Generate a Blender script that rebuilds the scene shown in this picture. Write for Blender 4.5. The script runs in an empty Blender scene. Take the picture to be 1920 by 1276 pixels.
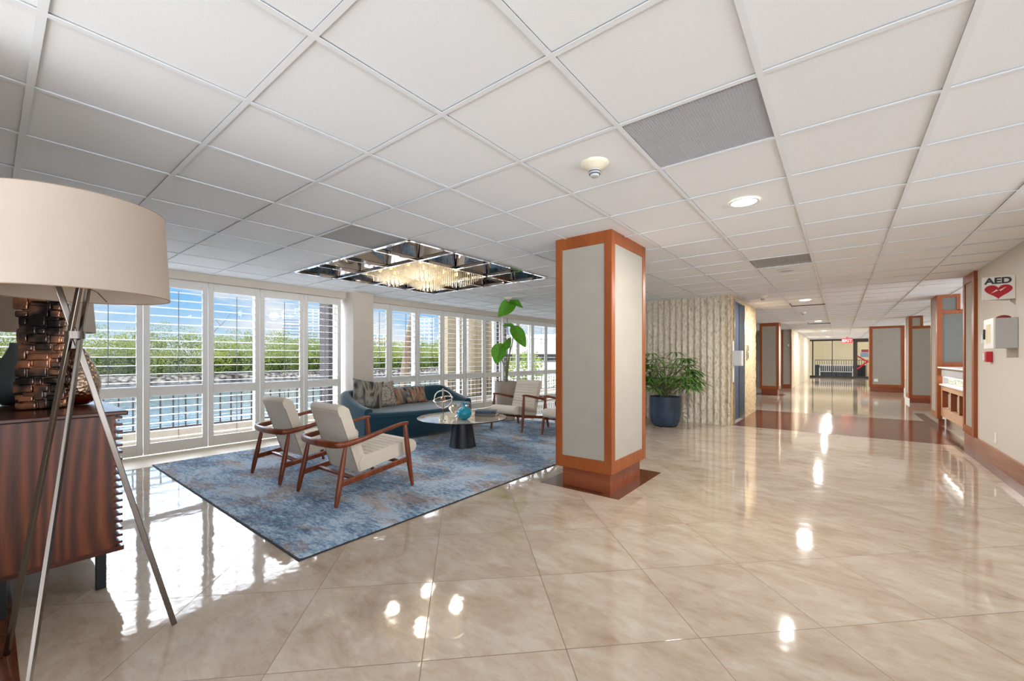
import bpy, bmesh, math, random
from mathutils import Vector, Matrix, Euler, noise
random.seed(7)
C = bpy.context.scene.collection
PI = math.pi
S = bpy.context.scene

# ------------------------------------------------------------------ camera
EYE = 1.253
CEIL = 2.407
cam_d = bpy.data.cameras.new('camera'); cam = bpy.data.objects.new('camera', cam_d); C.objects.link(cam)
cam.location = (0, 0, EYE)
cam.rotation_euler = (PI/2, 0, 0.6693)
cam_d.sensor_width = 36; cam_d.sensor_fit = 'HORIZONTAL'
cam_d.lens = 36*779.1/1920
cam_d.shift_y = 32.0/1920
cam_d.clip_start = 0.02; cam_d.clip_end = 3000
S.camera = cam
# ------------------------------------------------------------------ colour management
S.view_settings.view_transform = 'Standard'
S.view_settings.look = 'None'
S.view_settings.gamma = 1
S.view_settings.use_curve_mapping = False
S.view_settings.exposure = 0.92
S.cycles.max_bounces = 9; S.cycles.diffuse_bounces = 5; S.cycles.glossy_bounces = 5
S.cycles.transmission_bounces = 6; S.cycles.transparent_max_bounces = 16
S.cycles.sample_clamp_indirect = 4.0
S.cycles.use_denoising = True
S.cycles.caustics_reflective = False; S.cycles.caustics_refractive = False

# ------------------------------------------------------------------ node helpers
def N(t, kind, **kw):
    n = t.nodes.new(kind)
    for k, v in kw.items():
        if hasattr(n, k): setattr(n, k, v)
    return n
def link(t, a, b): t.links.new(a, b)
def setin(n, **kw):
    for k, v in kw.items():
        k = k.replace('_', ' ')
        n.inputs[k].default_value = v
def srgb(r, g, b):
    def f(c):
        c /= 255.0
        return c/12.92 if c <= .04045 else ((c+.055)/1.055)**2.4
    return (f(r), f(g), f(b), 1)
def math_(t, op, a, b=None, c=None):
    n = N(t, 'ShaderNodeMath', operation=op)
    for i, x in enumerate((a, b, c)):
        if x is None: continue
        if isinstance(x, (int, float)): n.inputs[i].default_value = x
        else: link(t, x, n.inputs[i])
    return n.outputs[0]
def ramp(t, fac, stops, interp='LINEAR'):
    n = N(t, 'ShaderNodeValToRGB'); cr = n.color_ramp; cr.interpolation = interp
    while len(cr.elements) < len(stops): cr.elements.new(.5)
    for e, (p, c) in zip(cr.elements, stops): e.position = p; e.color = c
    link(t, fac, n.inputs[0]); return n.outputs[0]
def mixc(t, fac, a, b, mode='MIX'):
    n = N(t, 'ShaderNodeMix', data_type='RGBA', blend_type=mode)
    for sock, x in ((n.inputs[0], fac), (n.inputs[6], a), (n.inputs[7], b)):
        if isinstance(x, (int, float, tuple)): sock.default_value = x
        else: link(t, x, sock)
    return n.outputs[2]
def coords(t, which='Object', scale=(1,1,1), rot=(0,0,0), loc=(0,0,0)):
    tc = N(t, 'ShaderNodeTexCoord'); m = N(t, 'ShaderNodeMapping')
    m.inputs['Scale'].default_value = scale; m.inputs['Rotation'].default_value = rot; m.inputs['Location'].default_value = loc
    link(t, tc.outputs[which], m.inputs[0]); return m.outputs[0]
def geopos(t, scale=(1,1,1), rot=(0,0,0), loc=(0,0,0)):
    g = N(t, 'ShaderNodeNewGeometry'); m = N(t, 'ShaderNodeMapping')
    m.inputs['Scale'].default_value = scale; m.inputs['Rotation'].default_value = rot; m.inputs['Location'].default_value = loc
    link(t, g.outputs['Position'], m.inputs[0]); return m.outputs[0]
def noise_(t, vec, scale=5, detail=3, rough=.5, dist=0):
    n = N(t, 'ShaderNodeTexNoise'); setin(n, Scale=scale, Detail=detail, Roughness=rough, Distortion=dist)
    if vec is not None: link(t, vec, n.inputs['Vector'])
    return n.outputs['Fac']
def bump(t, h, strength=.3, dist=.01):
    n = N(t, 'ShaderNodeBump'); setin(n, Strength=strength, Distance=dist); link(t, h, n.inputs['Height']); return n.outputs[0]
def base_mat(name, col=(.8,.8,.8,1), rough=.6, metal=0, spec=.5, alpha=1, trans=0, ior=1.45, emis=None, estr=0, sheen=0, coat=0):
    m = bpy.data.materials.new(name); m.use_nodes = True; t = m.node_tree
    b = t.nodes['Principled BSDF']
    b.inputs['Base Color'].default_value = col; b.inputs['Roughness'].default_value = rough
    b.inputs['Metallic'].default_value = metal; b.inputs['Specular IOR Level'].default_value = spec
    b.inputs['Alpha'].default_value = alpha; b.inputs['Transmission Weight'].default_value = trans
    b.inputs['IOR'].default_value = ior; b.inputs['Coat Weight'].default_value = coat
    if sheen: b.inputs['Sheen Weight'].default_value = sheen
    if emis: b.inputs['Emission Color'].default_value = emis; b.inputs['Emission Strength'].default_value = estr
    return m, t, b
def plain(name, col, rough=.6, var=.04, vscale=8, bstr=0, bscale=200, **kw):
    m, t, b = base_mat(name, col, rough, **kw)
    v = coords(t)
    f = noise_(t, v, vscale, 3)
    c = tuple(max(0, x*(1-var)) for x in col[:3])+(1,); d = tuple(min(1, x*(1+var)) for x in col[:3])+(1,)
    link(t, ramp(t, f, [(.3, c), (.7, d)]), b.inputs['Base Color'])
    if bstr:
        link(t, bump(t, noise_(t, v, bscale, 2), bstr, .003), b.inputs['Normal'])
    return m

# ------------------------------------------------------------------ world: blue sky with clouds, plus a fill glow added out of view behind the camera
w = bpy.data.worlds.new('world'); S.world = w; w.use_nodes = True; t = w.node_tree
for n in list(t.nodes): t.nodes.remove(n)
out = N(t, 'ShaderNodeOutputWorld'); bg = N(t, 'ShaderNodeBackground'); link(t, bg.outputs[0], out.inputs[0])
tc = N(t, 'ShaderNodeTexCoord'); nrm = N(t, 'ShaderNodeVectorMath', operation='NORMALIZE'); link(t, tc.outputs['Generated'], nrm.inputs[0])
sep = N(t, 'ShaderNodeSeparateXYZ'); link(t, nrm.outputs[0], sep.inputs[0])
z = sep.outputs[2]
sky = ramp(t, z, [(0.0, srgb(226,238,246)), (.045, srgb(196,224,246)), (.11, srgb(140,200,248)), (.6, srgb(90,160,236))])
mp = N(t, 'ShaderNodeMapping'); mp.inputs['Scale'].default_value = (1,1,3.2); link(t, nrm.outputs[0], mp.inputs[0])
cl = noise_(t, mp.outputs[0], 3.1, 6, .55, .2)
clr = ramp(t, cl, [(.47, (0,0,0,1)), (.62, (1,1,1,1))])
skyc = mixc(t, clr, sky, srgb(240,243,247))
gr = ramp(t, z, [(0, (0,0,0,1)), (.01, (1,1,1,1))])
skyc = mixc(t, gr, srgb(150,150,140), skyc)
dot = N(t, 'ShaderNodeVectorMath', operation='DOT_PRODUCT'); link(t, nrm.outputs[0], dot.inputs[0])
dot.inputs[1].default_value = Vector((.8,-.6,.0)).normalized()
gl = math_(t, 'SMOOTHSTEP', dot.outputs['Value'], 0.0, 0.6) if False else ramp(t, dot.outputs['Value'], [(0.0, (0,0,0,1)), (.6, (1,1,1,1))])
zen = ramp(t, z, [(.17, (0,0,0,1)), (.30, (1,1,1,1)), (.62, (1,1,1,1)), (.8, (.12,.12,.12,1))])
xw = N(t, 'ShaderNodeVectorMath', operation='DOT_PRODUCT'); link(t, nrm.outputs[0], xw.inputs[0]); xw.inputs[1].default_value = (-1,0,0)
zen = math_(t, 'MULTIPLY', zen, ramp(t, xw.outputs['Value'], [(0.05, (0,0,0,1)), (.35, (1,1,1,1))]))     # sky band above the view, brightened to light the lounge and floor
skyc = mixc(t, gl, skyc, srgb(236,240,246)); skyc = mixc(t, math_(t, 'MULTIPLY', zen, .75), skyc, srgb(240,242,246))
UPPER, LOWER, ZEN, BASE = 1.2, 3.7, 10.5, .53
low = ramp(t, math_(t, 'ADD', z, .5), [(.46, (LOWER/10,)*3+(1,)), (.52, (UPPER/10,)*3+(1,))])      # added fill glow, stronger below the horizon to lift the ceiling
stren = math_(t, 'ADD', math_(t, 'ADD', math_(t, 'MULTIPLY', math_(t, 'MULTIPLY', gl, 10.0), low), math_(t, 'MULTIPLY', zen, ZEN)), BASE)
link(t, skyc, bg.inputs[0]); link(t, stren, bg.inputs[1])
# sun, high and over the camera's shoulder, lighting the outdoors
sd = bpy.data.lights.new('sun', 'SUN'); sd.energy = 0.7; sd.angle = .02; sd.color = (1,.96,.88)
sun = bpy.data.objects.new('sun', sd); C.objects.link(sun)
sun.rotation_euler = Vector((.18,-.55,1.0)).to_track_quat('Z', 'Y').to_euler()

# ------------------------------------------------------------------ mesh helpers
class MB:
    def __init__(s): s.v = []; s.f = []
    def add(s, vs, fs, M=None):
        o = len(s.v)
        s.v += [tuple(M @ Vector(p)) if M else tuple(p) for p in vs]
        s.f += [tuple(i+o for i in f) for f in fs]; return s
    def box(s, x0, x1, y0, y1, z0, z1, M=None):
        x0, x1 = min(x0,x1), max(x0,x1); y0, y1 = min(y0,y1), max(y0,y1); z0, z1 = min(z0,z1), max(z0,z1)
        vs = [(x0,y0,z0),(x1,y0,z0),(x1,y1,z0),(x0,y1,z0),(x0,y0,z1),(x1,y0,z1),(x1,y1,z1),(x0,y1,z1)]
        return s.add(vs, [(0,3,2,1),(4,5,6,7),(0,1,5,4),(1,2,6,5),(2,3,7,6),(3,0,4,7)], M)
    def bar(s, a, b, w, d, up=(0,0,1), w2=None, d2=None):
        a = Vector(a); b = Vector(b); z_ = (b-a).normalized(); u = Vector(up)
        if abs(z_.dot(u)) > .99: u = Vector((0,1,0))
        x = u.cross(z_).normalized(); y = z_.cross(x)
        w2 = w if w2 is None else w2; d2 = d if d2 is None else d2
        vs = [a+x*i*w/2+y*j*d/2 for i, j in ((-1,-1),(1,-1),(1,1),(-1,1))]+[b+x*i*w2/2+y*j*d2/2 for i, j in ((-1,-1),(1,-1),(1,1),(-1,1))]
        return s.add(vs, [(0,3,2,1),(4,5,6,7),(0,1,5,4),(1,2,6,5),(2,3,7,6),(3,0,4,7)])
    def tube(s, pts, r, n=10, cap=True, flat=1.0, up=(0,0,1)):
        pts = [Vector(p) for p in pts]; k = len(pts)
        r = r if isinstance(r, (list, tuple)) else [r]*k
        rings = []; prev = None
        for i, p in enumerate(pts):
            d = (pts[min(i+1,k-1)]-pts[max(i-1,0)]).normalized()
            if prev is None:
                u = Vector(up)
                if abs(d.dot(u)) > .95: u = Vector((1,0,0))
                x = u.cross(d).normalized()
            else:
                x = (prev-d*prev.dot(d)).normalized()
            prev = x; y = d.cross(x)
            fl = flat[i] if isinstance(flat, list) else flat
            rings.append([p+x*math.cos(a)*r[i]+y*math.sin(a)*r[i]*fl for a in [2*PI*j/n for j in range(n)]])
        vs = [q for ring in rings for q in ring]; fs = []
        for i in range(k-1):
            for j in range(n):
                fs.append((i*n+j, i*n+(j+1)%n, (i+1)*n+(j+1)%n, (i+1)*n+j))
        if cap: fs.append(tuple(range(n-1,-1,-1))); fs.append(tuple((k-1)*n+j for j in range(n)))
        return s.add(vs, fs)
    def lathe(s, prof, n=32, c=(0,0,0), close=True, M=None):
        vs = []; fs = []; k = len(prof)
        for r, z_ in prof:
            for j in range(n):
                a = 2*PI*j/n; vs.append((c[0]+r*math.cos(a), c[1]+r*math.sin(a), c[2]+z_))
        for i in range(k-1):
            for j in range(n): fs.append((i*n+j, i*n+(j+1)%n, (i+1)*n+(j+1)%n, (i+1)*n+j))
        if close:
            if prof[0][0] > 1e-4: fs.append(tuple(range(n-1,-1,-1)))
            if prof[-1][0] > 1e-4: fs.append(tuple((k-1)*n+j for j in range(n)))
        return s.add(vs, fs, M)
    def cyl(s, x, y, z0, z1, r, n=20, r2=None): return s.lathe([(r,z0),(r if r2 is None else r2,z1)], n, (x,y,0))
    def prism(s, poly, z0, z1, M=None):
        n = len(poly)
        vs = [(x,y,z0) for x,y in poly]+[(x,y,z1) for x,y in poly]
        fs = [tuple(range(n-1,-1,-1)), tuple(range(n,2*n))]+[(i,(i+1)%n,n+(i+1)%n,n+i) for i in range(n)]
        return s.add(vs, fs, M)
    def extr(s, poly, axis, a0, a1):
        """poly of (p,q) extruded along axis ('x': p=y,q=z; 'y': p=x,q=z)"""
        n = len(poly)
        def P(p,q,a): return (a,p,q) if axis == 'x' else (p,a,q)
        vs = [P(p,q,a0) for p,q in poly]+[P(p,q,a1) for p,q in poly]
        fs = [tuple(range(n-1,-1,-1)), tuple(range(n,2*n))]+[(i,(i+1)%n,n+(i+1)%n,n+i) for i in range(n)]
        return s.add(vs, fs)
    def torus(s, c, R, r, M=None, n=36, m=8):
        vs = []; fs = []
        for i in range(n):
            a = 2*PI*i/n
            for j in range(m):
                b = 2*PI*j/m; vs.append(((R+r*math.cos(b))*math.cos(a), (R+r*math.cos(b))*math.sin(a), r*math.sin(b)))
        for i in range(n):
            for j in range(m): fs.append((i*m+j, ((i+1)%n)*m+j, ((i+1)%n)*m+(j+1)%m, i*m+(j+1)%m))
        T = Matrix.Translation(c) @ (M if M else Matrix())
        return s.add(vs, fs, T)
def obj(name, mb, mat, parent=None, loc=(0,0,0), rotz=0, smooth=None, bevel=0, seg=2, fix=True):
    me = bpy.data.meshes.new(name); me.from_pydata(mb.v, [], mb.f); 
    if fix:
        bm = bmesh.new(); bm.from_mesh(me); bmesh.ops.recalc_face_normals(bm, faces=bm.faces); bm.to_mesh(me); bm.free()
    me.materials.append(mat); me.update()
    if smooth is not None:
        me.polygons.foreach_set('use_smooth', [True]*len(me.polygons))
        if smooth < 180: me.set_sharp_from_angle(angle=math.radians(smooth))
    o = bpy.data.objects.new(name, me); C.objects.link(o)
    o.location = loc; o.rotation_euler = (0,0,rotz)
    if parent: o.parent = parent
    if bevel:
        b = o.modifiers.new('bevel', 'BEVEL'); b.width = bevel; b.segments = seg; b.limit_method = 'ANGLE'; b.angle_limit = math.radians(40)
    return o
def tag(o, label, cat, group=None, kind=None):
    o['label'] = label; o['category'] = cat
    if group: o['group'] = group
    if kind: o['kind'] = kind
    return o
def thing(name, label, cat, loc=(0,0,0), rotz=0, group=None):
    o = bpy.data.objects.new(name, None); C.objects.link(o); o.location = loc; o.rotation_euler = (0,0,rotz)
    o.empty_display_size = .1
    return tag(o, label, cat, group)
def struct(name, mb, mat, label=None, **kw):
    o = obj(name, mb, mat, **kw); o['kind'] = 'structure'
    if label: o['label'] = label
    return o
def copy_tree(o, parent=None):
    c = o.copy(); C.objects.link(c)
    if parent: c.parent = parent
    for ch in list(o.children): copy_tree(ch, c)
    return c

# ------------------------------------------------------------------ materials
M = {}
def mk_floor():
    m, t, b = base_mat('polished_marble_tile', rough=.07, spec=.6)
    s = .61
    v = geopos(t)
    sp = N(t, 'ShaderNodeSeparateXYZ'); link(t, v, sp.inputs[0])
    px = math_(t, 'SUBTRACT', sp.outputs[0], -1.788); py = math_(t, 'SUBTRACT', sp.outputs[1], 2.4087)
    k = 1/(math.sqrt(2)*s)
    a = math_(t, 'MULTIPLY', math_(t, 'ADD', px, py), k); bb = math_(t, 'MULTIPLY', math_(t, 'SUBTRACT', px, py), k)
    fa = math_(t, 'PINGPONG', a, .5); fb = math_(t, 'PINGPONG', bb, .5)
    g = math_(t, 'LESS_THAN', math_(t, 'MINIMUM', fa, fb), .0034)
    cb = N(t, 'ShaderNodeCombineXYZ'); link(t, math_(t, 'FLOOR', a), cb.inputs[0]); link(t, math_(t, 'FLOOR', bb), cb.inputs[1])
    wn = N(t, 'ShaderNodeTexWhiteNoise'); link(t, cb.outputs[0], wn.inputs[0])
    # per tile offset of the veining
    off = N(t, 'ShaderNodeVectorMath', operation='MULTIPLY_ADD'); link(t, wn.outputs['Color'], off.inputs[0]); off.inputs[1].default_value = (9,9,9)
    link(t, v, off.inputs[2])
    mp = N(t, 'ShaderNodeMapping'); mp.inputs['Scale'].default_value = (1,2.1,1); mp.inputs['Rotation'].default_value = (0,0,.7); link(t, off.outputs[0], mp.inputs[0])
    n1 = noise_(t, mp.outputs[0], 2.2, 7, .62, .7)
    n2 = noise_(t, mp.outputs[0], 11, 5, .7, .4)
    c1 = ramp(t, n1, [(.30, srgb(146,126,108)), (.45, srgb(164,146,129)), (.58, srgb(174,160,144)), (.72, srgb(184,174,161))])
    c2 = ramp(t, n2, [(.35, srgb(152,132,112)), (.55, srgb(178,166,151))])
    c = mixc(t, .28, c1, c2)
    tint = ramp(t, wn.outputs['Value'], [(0, (.94,.93,.92,1)), (1, (1.0,1.0,1.0,1))])
    c = mixc(t, 1.0, c, tint, 'MULTIPLY')
    c = mixc(t, g, c, srgb(112,92,76))
    link(t, c, b.inputs['Base Color'])
    r = math_(t, 'ADD', math_(t, 'MULTIPLY', g, .5), .055)
    link(t, r, b.inputs['Roughness'])
    w1 = noise_(t, geopos(t), 5.5, 2, .5); 
    tl = N(t, 'ShaderNodeVectorMath', operation='SUBTRACT'); link(t, wn.outputs['Color'], tl.inputs[0]); tl.inputs[1].default_value = (.5,.5,.5)
    h = math_(t, 'ADD', math_(t, 'MULTIPLY', w1, .9), math_(t, 'MULTIPLY', noise_(t, geopos(t), 22, 1), .05))
    h = math_(t, 'SUBTRACT', h, math_(t, 'MULTIPLY', g, .15))
    link(t, bump(t, h, .22, .006), b.inputs['Normal'])
    return m
M['floor'] = mk_floor()
def mk_brown():
    m, t, b = base_mat('brown_stone_border', rough=.12)
    v = geopos(t)
    n1 = noise_(t, geopos(t, scale=(1,5,3)), 6, 5, .6, .5)
    c = ramp(t, n1, [(.3, srgb(78,42,26)), (.6, srgb(104,60,40)), (.8, srgb(118,74,52))])
    br = N(t, 'ShaderNodeTexBrick'); setin(br, Scale=1.64, Mortar_Size=.005, Brick_Width=1.0, Row_Height=.5)
    br.inputs['Color1'].default_value = (1,1,1,1); br.inputs['Color2'].default_value = (.93,.93,.93,1); br.inputs['Mortar'].default_value = (.7,.7,.7,1)
    link(t, v, br.inputs['Vector'])
    link(t, mixc(t, .8, c, br.outputs['Color'], 'MULTIPLY'), b.inputs['Base Color'])
    link(t, bump(t, noise_(t, v, 5, 2), .15, .005), b.inputs['Normal'])
    return m
M['brown'] = mk_brown()
M['sill'] = plain('sill_stone', srgb(206,194,174), .45, .04, 4)
def mk_tile():
    m, t, b = base_mat('acoustic_ceiling_tile', rough=.95, spec=.1)
    v = geopos(t)
    n1 = noise_(t, v, 260, 2, .7)
    sp = N(t, 'ShaderNodeSeparateXYZ'); link(t, v, sp.inputs[0])
    a = math_(t, 'FLOOR', math_(t, 'DIVIDE', math_(t, 'SUBTRACT', sp.outputs[0], -.867), .61)); c_ = math_(t, 'FLOOR', math_(t, 'DIVIDE', math_(t, 'SUBTRACT', sp.outputs[1], .724), .61))
    cb = N(t, 'ShaderNodeCombineXYZ'); link(t, a, cb.inputs[0]); link(t, c_, cb.inputs[1])
    wn = N(t, 'ShaderNodeTexWhiteNoise'); link(t, cb.outputs[0], wn.inputs[0])
    c = ramp(t, n1, [(.3, (.80,.825,.85,1)), (.7, (.90,.92,.94,1))])
    tint = ramp(t, wn.outputs['Value'], [(0, (.965,.965,.965,1)), (1, (1,1,1,1))])
    link(t, mixc(t, 1.0, c, tint, 'MULTIPLY'), b.inputs['Base Color'])
    link(t, bump(t, n1, .10, .0006), b.inputs['Normal'])
    return m
M['tile'] = mk_tile()
M['tile_grey'] = plain('grey_ceiling_tile', srgb(176,176,176), .9, .03, 200)
M['tbar'] = plain('white_painted_steel', srgb(230,233,236), .8, .01)
M['white'] = plain('white_paint', srgb(226,224,220), .38, .015)
M['wallpaint'] = plain('greige_wallcovering', srgb(206,199,188), .8, .02, 30, .1, 300)
M['whitewall'] = plain('white_wall_paint', srgb(228,226,220), .8, .02)
M['pier'] = plain('cream_painted_pier', srgb(212,203,192), .8, .02)
def mk_wood(name, dark, mid, light, scale=1.0, axis='z', rough=.35, figure=False, coat=0.0):
    m, t, b = base_mat(name, rough=rough, coat=coat)
    sc = {'z': (7,7,.5), 'x': (.5,7,7), 'y': (7,.5,7)}[axis]
    v = coords(t, scale=tuple(q*scale for q in sc))
    n1 = noise_(t, v, 2.0, 4, .6, 1.6 if figure else .5)
    if figure:
        v2 = coords(t, scale=(1,1,.22), loc=(0,.03,.1)); wv = N(t, 'ShaderNodeTexWave', wave_type='BANDS', bands_direction='Y'); setin(wv, Scale=5.5, Distortion=26.0, Detail=1.0)
        wv.inputs['Detail Scale'].default_value = .45
        link(t, v2, wv.inputs['Vector'])
        n1 = math_(t, 'ADD', math_(t, 'MULTIPLY', n1, .55), math_(t, 'MULTIPLY', wv.outputs['Fac'], .38))
    fine = noise_(t, coords(t, scale=tuple(q*scale*8 for q in sc)), 3.0, 2)
    f = math_(t, 'ADD', math_(t, 'MULTIPLY', n1, .8), math_(t, 'MULTIPLY', fine, .2))
    link(t, ramp(t, f, [(.25, dark), (.5, mid), (.75, light)]), b.inputs['Base Color'])
    link(t, bump(t, fine, .06, .002), b.inputs['Normal'])
    return m
M['orange'] = mk_wood('cherry_wood_frame', srgb(126,62,24), srgb(146,76,32), srgb(160,88,42), 1, 'z', .35)
M['cherry_base'] = mk_wood('cherry_wood_base', srgb(112,56,34), srgb(134,70,44), srgb(150,84,56), .6, 'x', .25)
M['base_y'] = mk_wood('cherry_wood_baseboard', srgb(128,78,54), srgb(150,98,70), srgb(166,116,88), .5, 'y', .25)
M['walnut'] = mk_wood('walnut_veneer', srgb(58,26,14), srgb(98,48,26), srgb(136,74,42), .9, 'z', .3, True)
M['walnut_dark'] = mk_wood('dark_walnut', srgb(46,18,12), srgb(74,32,20), srgb(98,46,28), 1, 'y', .22)
M['chairwood'] = mk_wood('chair_walnut', srgb(76,32,14), srgb(118,56,28), srgb(146,76,40), 1, 'z', .3)
M['palewood'] = mk_wood('pale_cherry', srgb(176,132,98), srgb(196,154,120), srgb(206,170,138), 1, 'y', .3)
def mk_fabric(name, col, s=420, var=.12, rough=.9, st=.5):
    m, t, b = base_mat(name, col, rough, spec=.2, sheen=.15)
    v = coords(t)
    wv = N(t, 'ShaderNodeTexWave', wave_type='BANDS', bands_direction='Z'); setin(wv, Scale=s/3, Distortion=2.0); link(t, v, wv.inputs['Vector'])
    n1 = noise_(t, v, s, 2, .6); n2 = noise_(t, v, 5, 3)
    lo = tuple(x*(1-var) for x in col[:3])+(1,); hi = tuple(min(1,x*(1+var)) for x in col[:3])+(1,)
    f = math_(t, 'ADD', math_(t, 'MULTIPLY', n1, .6), math_(t, 'MULTIPLY', n2, .4))
    link(t, ramp(t, f, [(.35, lo), (.65, hi)]), b.inputs['Base Color'])
    link(t, bump(t, n1, st, .0015), b.inputs['Normal'])
    return m
M['linen'] = mk_fabric('linen_panel_fabric', srgb(164,159,148), 260, .06)
M['cream'] = mk_fabric('cream_upholstery', srgb(214,204,188), 300, .05)
M['teal'] = mk_fabric('teal_velvet', srgb(26,66,82), 300, .12); M['teal'].node_tree.nodes['Principled BSDF'].inputs['Sheen Weight'].default_value = .5
M['shade'] = mk_fabric('linen_lampshade', srgb(200,188,176), 500, .04)
def add_translucency(m, amt, col):
    t = m.node_tree; b = t.nodes['Principled BSDF']; o = t.nodes['Material Output']
    tr = N(t, 'ShaderNodeBsdfTranslucent'); tr.inputs[0].default_value = col
    mx = N(t, 'ShaderNodeMixShader'); mx.inputs[0].default_value = amt
    link(t, b.outputs[0], mx.inputs[1]); link(t, tr.outputs[0], mx.inputs[2]); link(t, mx.outputs[0], o.inputs[0])
add_translucency(M['shade'], .35, srgb(240,222,200))
def mk_glass(name='window_glass', tint=(.985,.992,.99,1), gloss=.5):
    m = bpy.data.materials.new(name); m.use_nodes = True; t = m.node_tree
    for n in list(t.nodes): t.nodes.remove(n)
    o = N(t, 'ShaderNodeOutputMaterial'); tr = N(t, 'ShaderNodeBsdfTransparent'); tr.inputs[0].default_value = tint
    g = N(t, 'ShaderNodeBsdfGlossy'); g.inputs['Roughness'].default_value = .02; g.inputs[0].default_value = (gloss,)*3+(1,)
    lw = N(t, 'ShaderNodeLayerWeight'); lw.inputs[0].default_value = .5
    fr = math_(t, 'ADD', math_(t, 'MULTIPLY', math_(t, 'POWER', lw.outputs['Facing'], 5.0), .6), .03)
    mx = N(t, 'ShaderNodeMixShader'); link(t, fr, mx.inputs[0]); link(t, tr.outputs[0], mx.inputs[1]); link(t, g.outputs[0], mx.inputs[2])
    link(t, mx.outputs[0], o.inputs[0]); return m
M['glass'] = mk_glass()
M['frosted'] = plain('grey_frosted_glass', srgb(116,119,115), .6, .03, spec=.2)
M['black'] = plain('black_metal', srgb(24,24,26), .4, .1)
M['darkbronze'] = plain('dark_bronze_frame', srgb(58,52,48), .45, .05)
M['steel'] = base_mat('brushed_steel', srgb(190,188,184), .22, 1)[0]
M['nickel'] = base_mat('satin_nickel', srgb(122,114,108), .2, 1)[0]
M['chrome'] = base_mat('chrome', srgb(225,225,228), .05, 1)[0]
M['mirror'] = base_mat('bronze_mirror', srgb(192,186,182), .03, 1)[0]
M['silver'] = base_mat('silver_metal', srgb(216,208,196), .15, 1)[0]
M['elev'] = base_mat('blue_grey_elevator_door', srgb(72,82,98), .6, spec=.2)[0]
M['greyplastic'] = plain('grey_enamel', srgb(186,188,190), .4, .02)
M['whiteplastic'] = plain('white_enamel', srgb(236,236,234), .35, .01)
M['red'] = plain('red_enamel', srgb(186,32,44), .35, .05)
M['charcoal'] = plain('charcoal_print', srgb(58,62,70), .5, .03)
M['cone'] = base_mat('matte_black_base', srgb(18,24,36), .38)[0]
M['tabletop'] = base_mat('smoked_mirror_tabletop', srgb(216,205,188), .04, .4)[0]
M['soil'] = plain('potting_soil', srgb(52,38,28), .95, .2, 60)
M['bluepot'] = base_mat('navy_planter', srgb(50,66,88), .42)[0]
M['beigepot'] = plain('taupe_planter', srgb(170,156,142), .55, .03)
def mk_leaf(name, a, b_, tr=.35):
    m, t, b = base_mat(name, a, .4, spec=.4)
    n1 = noise_(t, coords(t), 30, 3)
    link(t, ramp(t, n1, [(.3, a), (.7, b_)]), b.inputs['Base Color'])
    add_translucency(m, tr, b_); return m
M['leaf'] = mk_leaf('banana_leaf', srgb(52,122,22), srgb(104,176,36))
M['palmleaf'] = mk_leaf('lady_palm_leaf', srgb(40,86,30), srgb(104,148,66), .25)
M['stem'] = plain('green_stem', srgb(110,116,84), .6, .1)
def mk_rough_concrete(name, c0, c1, c2):
    m, t, b = base_mat(name, rough=.9, spec=.15)
    v = geopos(t, scale=(1,1,.5))
    n1 = noise_(t, v, 26, 5, .65); n2 = noise_(t, v, 90, 3, .7)
    f = math_(t, 'ADD', math_(t, 'MULTIPLY', n1, .7), math_(t, 'MULTIPLY', n2, .3))
    link(t, ramp(t, f, [(.36, c0), (.46, c1), (.58, c2)]), b.inputs['Base Color'])
    link(t, bump(t, n2, .35, .003), b.inputs['Normal'])
    return m
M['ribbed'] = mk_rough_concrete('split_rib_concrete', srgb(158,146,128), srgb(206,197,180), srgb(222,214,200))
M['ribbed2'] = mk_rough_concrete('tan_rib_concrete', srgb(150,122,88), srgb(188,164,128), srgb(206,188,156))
M['creamwall'] = plain('cream_ribbed_wall', srgb(222,210,186), .8, .05, 3)

# ------------------------------------------------------------------ interior lamps that the room has (recessed downlights; glow discs below)
def lamp(name, kind, loc, energy, color=(1,1,1), size=.1, rot=None, parent=None, spread=None):
    d = bpy.data.lights.new(name, kind); d.energy = energy; d.color = color
    if kind == 'AREA':
        d.shape = 'DISK'; d.size = size
        if spread: d.spread = spread
    else: d.shadow_soft_size = size
    o = bpy.data.objects.new(name, d); C.objects.link(o); o.location = loc
    if parent: o.parent = parent
    return o
M['emit_warm'] = base_mat('warm_led_lens', srgb(255,244,214), .5, emis=srgb(255,238,196), estr=2.2)[0]
M['emit_cool'] = base_mat('cool_led_lens', srgb(255,255,250), .5, emis=srgb(255,252,244), estr=3.0)[0]
def downlight(x, y, label, warm=True, lit=True, e=55, r=.085):
    t_ = thing('downlight', label, 'ceiling light', (x, y, CEIL-.008))
    obj('trim_ring', MB().lathe([(r,0),(r+.018,0),(r+.014,-.006),(r,-.004)], 28, close=False), M['tbar'], t_, smooth=60)
    obj('lens', MB().lathe([(0.0005,-.002),(r,-.002)], 28, close=False), M['emit_warm'] if warm else M['emit_cool'], t_) if lit else \
        obj('lens', MB().lathe([(0.0005,-.002),(r*.6,-.004),(r,-.002)], 28, close=False), M['greyplastic'], t_)
    if lit: lamp('bulb', 'AREA', (0,0,-.012), e, (1,.95,.87) if warm else (1,.98,.95), .15, parent=t_)
    return t_
DL = [(-.56,3.47,'warm round recessed light nearest the egg-crate ceiling vent',True,True,26),
      (-.56,10.18,'white round recessed light before the elevator wall end, nearest of the corridor row',False,True,58),
      (-.56,16.3,'white round recessed light in corridor ceiling, second of the far row',False,True,58),
      (-.56,22.4,'small white recessed light in corridor ceiling, third of the far row',False,True,58),
      (-.56,29.1,'tiny white recessed light nearest the glass end wall',False,True,58)]
for a in DL: downlight(*a)
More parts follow.
